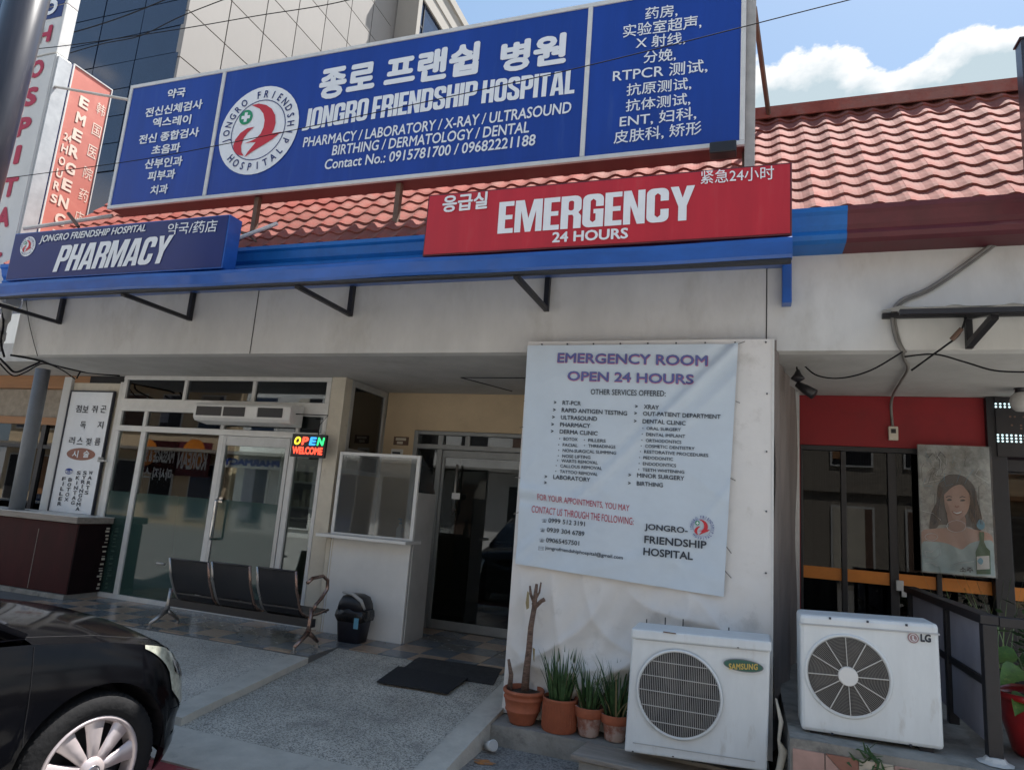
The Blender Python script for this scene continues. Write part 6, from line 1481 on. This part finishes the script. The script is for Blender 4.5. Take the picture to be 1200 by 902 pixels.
MB().box(-34, TX-.06, TY+.02, TY+.24, 22.5, 42).build('upper_glass', M['curtain'], tw_); MB().box(-34, TX-.06, TY+.02, TY+.24, 0, 10.95).build('lower_glass', M['curtain'], tw_)
bb = thing('rear_block', 'pale rear block with dark window and sunlit parapet beside the beige tower', 'building', (-15, 29, 0))
XB = -15.5
M['paleblock'] = mat('pale_render', (.29, .27, .24), .8, vary=.08, scale=.6)
MB().box(TX+.01, XB-.3, 25.61, 31.3, 0, 28.3).build('wall', M['paleblock'], bb)
MB().box(XB-.299, XB, 25.61, 25.95, 0, 28.3).box(XB-.299, XB, 30.9, 31.3, 0, 28.3).box(XB-.299, XB, 25.951, 30.899, 26.35, 28.3).box(XB-.299, XB, 25.951, 30.899, 0, 22.6).build('wall', M['paleblock'], bb)
MB().box(TX+.02, XB+.12, 25.5, 31.4, 28.31, 28.8).box(XB+.001, XB+.05, 25.6, 31.3, 27.2, 27.3).build('parapet', M['paleblock'], bb)
wf = MB()
for y_ in (25.955, 26.35, 28.6, 30.82): wf.box(XB-.18, XB-.08, y_, y_+.08, 22.7, 26.25)
wf.box(XB-.18, XB-.08, 25.95, 30.9, 26.251, 26.345).box(XB-.18, XB-.08, 25.95, 30.9, 22.61, 22.69).box(XB-.17, XB-.09, 25.95, 26.4, 24.9, 25.0)
wfo = wf.build('window_frame', M['black'], bb)
for y_ in (26.035, 26.43, 28.68): MB().box(XB-.14, XB-.13, y_, {26.035: 26.35, 26.43: 28.6, 28.68: 30.82}[y_], 22.7, 26.25).build('pane', M['curtain'], wfo)

# ================================================================== CAR (nose in, towards the shopfront)
CA = R(82); cF = Vector((math.cos(CA), math.sin(CA), 0)); cL = Vector((-math.sin(CA), math.cos(CA), 0))
org = Vector((-2.90, 2.585, 0))+cL*.80
car = thing('parked_car', 'glossy black sedan parked nose in at the lower left with silver hubcap', 'car', tuple(org), rotz=CA, local=True)
HW = .885
FR = .67
def outline(s):      # s: 0 rear axle side ... along right side to nose centre (1)
    if s < .6:
        return (-3.55+(3.55+.20)*s/.6, -HW)
    th = (s-.6)/.4*math.pi/2
    return (.20+(FR-.20)*math.sin(th)**.85, -HW*max(0, math.cos(th))**.62)
def ztop(x):
    pts = ((-4, .93), (-.9, .945), (-.35, .92), (0, .885), (.35, .82), (.6, .745), (FR, .66))
    for (a_, za), (b_, zb__) in zip(pts, pts[1:]):
        if x <= b_: t_ = (x-a_)/(b_-a_); return za+(zb__-za)*t_
    return pts[-1][1]
def side(s, t):
    x, y_ = outline(s); zt_ = ztop(x)
    zb_ = .21
    R_ = .375
    for ax in (0, -2.75):
        if abs(x-ax) < R_ and s < .85 and abs(y_+HW) < .3: zb_ = max(zb_, .33+math.sqrt(R_*R_-(x-ax)**2))
    z = zb_+(zt_-zb_)*t
    nose = min(1, max(0, (s-.6)/.4))
    dd = 0
    if z > .58: dd = (.045+.10*nose)*((z-.58)/(zt_-.58+1e-6))**2
    if z < .32: dd = .05*((.32-z)/.12)**1.5
    if .44 < z < .58: dd = -.012*math.sin((z-.44)/.14*math.pi)
    # inward normal
    e = .002; x2, y2 = outline(min(1, s+e)); x1, y1 = outline(max(0, s-e)); tx_, ty_ = x2-x1, y2-y1; L_ = math.hypot(tx_, ty_) or 1
    return Vector((x-ty_/L_*(-dd)*-1 if 0 else x-(-ty_)/L_*-dd*-1, y_+dd*tx_/L_, z)) if 0 else Vector((x-dd*(ty_/L_), y_+dd*(tx_/L_), z))
ss = [.0, .08, .1, .11]+[(-2.75+d+3.55)/3.75*.6 for d in [-.374+.0374*k for k in range(21)]]+[.3, .36, .42, .44, .48]+[(d+3.55)/3.75*.6 for d in [-.374+.0374*k for k in range(16)]]+[.6+.4*k/26 for k in range(27)]
ss = sorted(set(round(s, 5) for s in ss))
ts = [0, .04, .1, .18, .28, .38, .48, .58, .68, .76, .84, .9, .95, 1]
def mirror(v): return Vector((v[0], -v[1], v[2]))
def grid(fn_, us, vs_, both=True, o=0):
    m = MB()
    for mir in ((0, 1) if both else (0,)):
        P_ = [fn_(u, v) for u in us for v in vs_]
        if mir: P_ = [mirror(p) for p in P_]
        n = len(vs_); fs = [(i*n+j, (i+1)*n+j, (i+1)*n+j+1, i*n+j+1) for i in range(len(us)-1) for j in range(n-1)]
        if mir: fs = [f[::-1] for f in fs]
        m.add(P_, fs)
    return m
body = grid(side, ss, ts)
def hood(s, r):
    e = side(s, 1); x, y_, z = e
    w_ = 1-r
    c = Vector((x+(.05 if x > .2 else 0)*r*0, y_*w_, z+.075*(1-(w_)**2.4)*min(1, (FR-x)/.5+.25)))
    return c
hs = [s for s in ss if outline(s)[0] > -.36]
body2 = grid(hood, hs, [0, .03, .08, .16, .3, .45, .6, .8, 1])
bdy = MB(); bdy.add(body.v, body.f); bdy.add(body2.v, body2.f)
# rear deck, roof and pillars
def cab(s, r):
    pass
xs_ = [(-.36, .93, .80), (-.62, 1.10, .74), (-1.0, 1.33, .66), (-1.35, 1.43, .60), (-1.9, 1.46, .585), (-2.5, 1.42, .58), (-2.95, 1.24, .64), (-3.25, 1.05, .72), (-3.55, .95, .78)]
rfm = MB(); vs = []
for x, z, w_ in xs_:
    for k in range(9): y_ = -w_+2*w_*k/8; vs.append((x, y_, z+.03*(1-(y_/w_)**2)))
rfm.add(vs, [(i*9+k, i*9+k+1, (i+1)*9+k+1, (i+1)*9+k) for i in range(2, 5) for k in range(8)])
bdy.add(rfm.v, rfm.f)
bdy.add([(-3.55, -HW, .21), (-3.55, HW, .21), (-3.55, HW, .93), (-3.55, -HW, .93)], [(0, 1, 2, 3)])
for sgn in (-1, 1):
    vs = []
    for x, z, w_ in xs_: vs += [(x, sgn*(HW-.045), .94), (x, sgn*w_, z)]
    bdy.add(vs, [(14, 16, 17, 15)])
    bdy.add([(x_[0], sgn*(HW-.046), .9455) for x_ in xs_]+[(x_[0], sgn*(HW-.09), .9456) for x_ in xs_], [(i, i+1, i+10, i+9) for i in range(8)])
    for a_, b_ in (((-.36, sgn*.80, .94), (-1.35, sgn*.60, 1.44)), ((-2.9, sgn*.64, 1.26), (-2.5, sgn*.58, 1.42)), ((-1.75, sgn*.84, .94), (-1.75, sgn*.59, 1.45))): bdy.bar(a_, b_, .05, .05)
bd = bdy.build('body', M['carpaint'], car, smooth=True, fix=False)
mm_ = bd.modifiers.new('s', 'WELD') if 0 else None
gm = MB(); vs = []
for x, z, w_ in xs_[:4]: vs += [(x, -w_, z), (x, 0, z+.03), (x, w_, z)]
gm.add(vs, [(i*3+k, i*3+k+1, (i+1)*3+k+1, (i+1)*3+k) for i in range(3) for k in range(2)]).build('windscreen', M['darkglass'], car, smooth=True)
vs = []
for x, z, w_ in xs_[5:]: vs += [(x, -w_, z), (x, 0, z+.03), (x, w_, z)]
MB().add(vs, [(i*3+k, i*3+k+1, (i+1)*3+k+1, (i+1)*3+k) for i in range(3) for k in range(2)]).build('rear_window', M['darkglass'], car, smooth=True)
for sgn in (-1, 1):
    vs = []
    for x, z, w_ in xs_[:7]: vs += [(x, sgn*(HW-.06), .946), (x, sgn*(w_+.002), z-.012)]
    MB().add(vs, [(2*i, 2*i+2, 2*i+3, 2*i+1) for i in range(6)]).build('side_window', M['darkglass'], car)
MB().box(-3.4, -.40, -.80, .80, .25, .60).build('interior', M['trim'], car)
MB().box(-.50, .42, -.52, .52, .25, .62).build('engine_bay', M['trim'], car)
MB().prismx([(-.70, .945), (.70, .945), (.72, .965), (.0, 1.0), (-.72, .965)], -.47, -.365).build('cowl', M['trim'], car, fix=True)
MB().tube([(-.38, -.70, .985), (-.40, -.2, 1.03), (-.45, .1, 1.05)], .010, 5).build('wiper', M['black'], car)
# seams and lamps on the body surface
def patch(s0, s1, t0, t1, o, name, m, n=14, tfun=None, mir=True, smooth=True):
    def f_(u, v):
        s = s0+(s1-s0)*u; ta, tb_ = (t0, t1) if tfun is None else tfun(u); t = ta+(tb_-ta)*v
        p = side(s, min(1, t)); e = .004
        d1 = side(min(1, s+e), min(1, t))-side(max(0, s-e), min(1, t)); d2 = side(s, min(1, t))-side(s, max(0, t-.03)); nn_ = d1.cross(d2).normalized()
        if nn_.y > 0 and s < .97: nn_ = -nn_
        return p+nn_*o
    m_ = grid(f_, [i/n for i in range(n+1)], [j/6 for j in range(7)], False)
    for mir_ in (0, 1):
        if mir_: m2 = MB().add([(v[0], -v[1], v[2]) for v in m_.v], [f[::-1] for f in m_.f])
        else: m2 = m_
        m2.build(name, M[m], car, smooth=smooth)
M['lens'] = mat('headlight_lens', (.62, .63, .52), .07, metal=.35, vary=.55, scale=16, coat=1)
def hl(u): return (.90-.47*min(1, u*1.1)**.9, .985-.04*u)
patch(.60, .80, 0, 0, .006, 'headlight', 'lens', 16, hl)
patch(.70, .76, 0, 0, .009, 'headlight_chrome', 'chrome', 8, lambda u: (.80-.06*u, .90-.03*u))
patch(.74, .785, .25, .28, .006, 'bumper_strip', 'chrome', 8)
seam = MB()
for (pts) in ([(-.33, t) for t in (.02, .2, .4, .6, .8, .98)],):
    q = [side((x+3.55)/3.75*.6, t)+Vector((0, -.001, 0)) for x, t in pts]; seam.tube(q, .0022, 4)
seam.build('door_seam', M['cable'], car)
hsx = [s for s in ss if .20 > outline(s)[0] > -.36]
sm = MB(); sm.tube([hood(s, .10)+Vector((0, 0, .001)) for s in hs if outline(s)[0] < .66 and s < .93], .002, 4); sm.build('bonnet_seam', M['cable'], car)
sm = MB(); sm.tube([side(s, .50)+Vector((.001, -.001, 0)) for s in hs if s > .68 and s < .93], .0015, 4); sm.build('bumper_seam', M['cable'], car)
# grille on the nose
MB().box(FR-.10, FR-.02, -.30, .30, .40, .56).build('grille', M['trim'], car)
def wheel(x, y_, front=True):
    sg = -1 if y_ < 0 else 1
    def lat(prof, n=48):
        m = MB()
        vs = [(x+r*math.cos(2*math.pi*k/n), y_+sg*d, .33+r*math.sin(2*math.pi*k/n)) for r, d in prof for k in range(n)]
        return m.add(vs, [(i*n+k, i*n+(k+1) % n, (i+1)*n+(k+1) % n, (i+1)*n+k) for i in range(len(prof)-1) for k in range(n)])
    ty = lat([(.225, -.12), (.30, -.12), (.326, -.10), (.330, -.06), (.330, .03), (.326, .055), (.312, .072), (.29, .082), (.26, .084), (.24, .078), (.228, .070), (.222, .04)]).build('tyre', M['rubber'], car, smooth=True)
    tr = MB()
    for k in range(60):
        a_ = 2*math.pi*k/60; ca, sa = math.cos(a_), math.sin(a_); r0, r1 = .318, .3325; h_ = .007
        tr.hexa([(x+r0*ca-h_*sa, y_+sg*.02, .33+r0*sa+h_*ca), (x+r0*ca+h_*sa, y_+sg*.02, .33+r0*sa-h_*ca), (x+r0*ca+h_*sa, y_+sg*.064, .33+r0*sa-h_*ca), (x+r0*ca-h_*sa, y_+sg*.064, .33+r0*sa+h_*ca),
                 (x+r1*ca-h_*sa, y_+sg*.02, .33+r1*sa+h_*ca), (x+r1*ca+h_*sa, y_+sg*.02, .33+r1*sa-h_*ca), (x+(r1-.008)*ca+h_*sa, y_+sg*.062, .33+(r1-.008)*sa-h_*ca), (x+(r1-.008)*ca-h_*sa, y_+sg*.062, .33+(r1-.008)*sa+h_*ca)])
    tr.build('tread', M['rubber'], ty, kind='stuff')
    rm = lat([(.230, .060), (.232, .076), (.222, .082), (.212, .076), (.205, .050), (.195, .02)]).build('rim', M['alloy'], car, smooth=True)
    lat([(.205, .0), (.0, .0)]).build('wheel_shade_disc', M['trim'], rm)  # dark disc behind the spokes; shade inside the wheel is in its colour
    for k in range(9):
        a_ = 2*math.pi*k/9+.18; ca, sa = math.cos(a_), math.sin(a_); m = MB(); vs = []
        for r, h_, d in ((.04, .022, .078), (.075, .025, .088), (.12, .031, .084), (.17, .040, .076), (.214, .052, .070)):
            for q_, dd in ((-h_, -.014), (-h_*.8, 0), (h_*.8, 0), (h_, -.014)): vs.append((x+r*ca-q_*sa, y_+sg*(d+dd), .33+r*sa+q_*ca))
        m.add(vs, [(i*4+j, i*4+j+1, (i+1)*4+j+1, (i+1)*4+j) for i in range(4) for j in range(3)])
        m.build('spoke', M['alloy'], rm, smooth=True, fix=True)
    lat([(.062, .078), (.058, .094), (.03, .102), (.0, .104)], 28).build('hub_cap', M['alloy'], rm, smooth=True)
    lat([(.026, .100), (.030, .106), (.024, .108), (.022, .103)], 28).build('hub_emblem', M['chrome'], rm, smooth=True)
    lat([(.035, .105), (.0, .1051)], 4) if 0 else None
for x in (0, -2.75):
    for y_ in (-.80, .80): wheel(x, y_)
    for sgn in (-1, 1):
        m = MB(); vs = []
        for k in range(25):
            a_ = math.pi*k/24; vs += [(x+.378*math.cos(a_), sgn*(HW-.012), .33+.378*math.sin(a_)), (x+.378*math.cos(a_), sgn*.55, .33+.378*math.sin(a_))]
        m.add(vs, [(2*k, 2*k+1, 2*k+3, 2*k+2) for k in range(24)]).add([(x+.378*math.cos(math.pi*k/24), sgn*.55, .33+.378*math.sin(math.pi*k/24)) for k in range(25)], [tuple(range(25))]).build('wheel_arch', M['trim'], car)

# ================================================================== INSIDE AND ACROSS THE STREET
shf = thing('medicine_shelf', 'shelving with small boxes dimly seen inside the pharmacy', 'shelf', (-6, 9.2, .25))
m = MB()
for z in (.6, 1.0, 1.4, 1.8, 2.2): m.box(-7.2, -4.6, 9.25, 9.6, z, z+.03)
for x in (-7.2, -5.9, -4.63): m.box(x, x+.03, 9.24, 9.62, .25, 2.3)
m.build('rack', M['whiteframe'], shf)
m = MB()
for z in (.63, 1.03, 1.43, 1.83):
    x = -7.1
    while x < -4.75:
        w_ = random.uniform(.05, .16); m.box(x, x+w_, 9.3, 9.5, z, z+random.uniform(.08, .28)); x += w_+random.uniform(.01, .06)
m.build('medicine_boxes', M['creamtrim'], shf, kind='stuff')
fl = thing('ceiling_lamp', 'fluorescent tube on the pharmacy ceiling behind the glass', 'lamp', (-6, 8, 2.9))
MB().tube([(-6.6, 8, 2.88), (-5.4, 8, 2.88)], .018, 8).build('tube', M['tube'], fl)
MB().box(-6.65, -5.35, 7.96, 8.04, 2.90, 2.949).build('housing', M['whiteplastic'], fl)
cn = thing('dispensing_counter', 'cream counter inside the pharmacy behind the frosted glass', 'counter', (-6, 8.2, .25))
MB().box(-7.2, -5.2, 8.1, 8.5, .25, 1.25).build('cabinet', M['creamtrim'], cn); MB().box(-7.25, -5.15, 8.05, 8.55, 1.252, 1.29).build('top', M['wood'], cn)

rd = thing('reception_desk', 'pale reception desk dimly seen behind the inner glass door', 'desk', (-2.6, 8.9, .25))
MB().box(-3.3, -1.9, 8.8, 9.2, .25, 1.15).build('front', M['whiteplastic'], rd); MB().box(-3.35, -1.85, 8.72, 9.25, 1.152, 1.19).build('top', M['wood'], rd)
f2_ = thing('ceiling_lamp', 'added fluorescent tube lighting the desk behind the inner glass door', 'lamp', (-2.8, 8.4, 2.9))  # lamp added to brighten the room behind the inner door
MB().tube([(-3.3, 8.4, 2.88), (-2.3, 8.4, 2.88)], .018, 8).build('tube', M['tube'], f2_); MB().box(-3.35, -2.25, 8.36, 8.44, 2.90, 2.949).build('housing', M['whiteplastic'], f2_)
OY = -9.0
def mirrored(px, py, plane=6.38): q = at(px, py, Y=2*plane-OY); return q.x, q.z
def opp_building(x0, x1, h, m, label, floors, seed):
    rnd = random.Random(seed)
    t = thing('opposite_building', label, 'building', ((x0+x1)/2, OY-4, 0))
    MB().box(x0, x1, OY-8, OY, 0, h).build('wall', m, t)
    MB().box(x0-.1, x1+.1, OY-8.1, OY+.25, h+.002, h+.3).build('parapet', M['plaster'], t)
    n = int((x1-x0)/1.9)
    for f in range(floors):
        z = .6+f*3.1 if f else .3
        for i in range(n):
            xx = x0+.4+i*(x1-x0-.4)/n; fr_ = MB().box(xx, xx+1.2, OY+.002, OY+.06, z, z+(1.6 if f else 2.2)).build('window', M['whiteframe'], t)
            MB().box(xx+.06, xx+1.14, OY+.061, OY+.07, z+.06, z+(1.54 if f else 2.14)).build('pane', M[rnd.choice(['curtain', 'darkin', 'trim', 'rust'])], fr_)
            if rnd.random() < .5: MB().box(xx+.06, xx+1.14*rnd.uniform(.3, .9), OY+.071, OY+.08, z+rnd.uniform(.06, .8), z+(1.54 if f else 2.14)).build('curtain', M[rnd.choice(['stone', 'creamtrim', 'greypanel', 'neighwood'])], fr_)
        MB().box(x0, x1, OY+.0, OY+.9 if rnd.random() < .5 else OY+.12, z+(2.0 if f else 2.6), z+(2.12 if f else 2.72)).build('ledge', M[rnd.choice(['stone', 'concrete', 'neighwood'])], t)
    return t
o1 = opp_building(-34, -19.2, 9.5, M['cream'], 'cream three storey building across the street with a red banner', 3, 1)
o2 = opp_building(-19, -6.2, 6.4, M['plaster'], 'white two storey building across the street opposite the pharmacy', 2, 2)
o3 = opp_building(-6, 6.5, 8.8, M['stone'], 'stone coloured building across the street directly opposite the white booth', 3, 3)
o4 = opp_building(6.7, 20, 6.0, M['cream'], 'low cream building across the street opposite the restaurant', 2, 4)
def opp_sign(name, label, pa, pb, m):
    a_, b_ = mirrored(*pa), mirrored(*pb); x0, x1 = sorted((a_[0], b_[0])); z0, z1 = sorted((a_[1], b_[1]))
    t = thing(name, label, 'sign', ((x0+x1)/2, OY, z0))
    MB().box(x0, x1, OY+.26, OY+.34, z0, z1).build('board', M[m], t); return t, x0, x1, z0, z1
def opp_text(s, t, x0, x1, z0, h, m, bold=.03):
    v_, f_ = font_mesh(s, bold); xs = [a[0] for a in v_]; ys = [a[1] for a in v_]; X0_, X1_, Y0_, Y1_ = min(xs), max(xs), min(ys), max(ys)
    MB().add([(x1-(a-X0_)/(X1_-X0_)*(x1-x0), OY+.35+k_*.001, z0+(b-Y0_)/(Y1_-Y0_)*h) for a, b, k_ in v_], [f[::-1] for f in f_]).build('lettering', M[m], t)
t, x0, x1, z0, z1 = opp_sign('massage_banner', 'dark brown MASSAGE & SPA banner on the cream building across the street', (172, 516), (212, 556), 'counter')
opp_text('MASSAGE & SPA', t, x0+.15, x1-.15, z1-.9, .5, 'white'); opp_text('마사지 스파', t, x0+.15, x1-.15, z1-1.6, .5, 'white')
MB().disc((x0+x1)/2-.6, z0+.8, .55, OY+.345, 24).build('yellow_patch', M['orange'], t)
t, x0, x1, z0, z1 = opp_sign('food_banner', 'red food banner beside the massage banner across the street', (217, 518), (249, 560), 'maroon')
opp_text('KOREAN', t, x0+.1, x1-.1, z1-1.1, .7, 'white'); MB().disc((x0+x1)/2, z0+.9, .6, OY+.345, 24).build('dish_print', M['orange'], t)
t, x0, x1, z0, z1 = opp_sign('blue_street_sign', 'white board with blue lettering across the street', (268, 538), (336, 552), 'lightbox')
opp_text('PHARMACY', t, x0+.1, x1-.1, z0+.1, (z1-z0)*.8, 'neonblue' if 0 else 'blue', .05)

# repeats share a group
from collections import defaultdict
_g = defaultdict(list)
for o in bpy.data.objects:
    if o.parent is None and 'category' in o: _g[o.name.split('.')[0]].append(o)
_names = {'cable': 'cables hanging under the eaves', 'conduit': 'conduits on the white wall', 'overhead_cable': 'overhead cables across the street front', 'tie_rod': 'steel rods tying the signs together',
          'condenser_unit': 'outdoor air conditioner units', 'opposite_building': 'buildings across the street', 'ceiling_lamp': 'fluorescent ceiling lamps indoors', 'wall_notice': 'notices on the cream wall'}
for k, v in _g.items():
    if len(v) > 1:
        for o in v:
            if 'group' not in o and k in _names: o['group'] = _names[k]
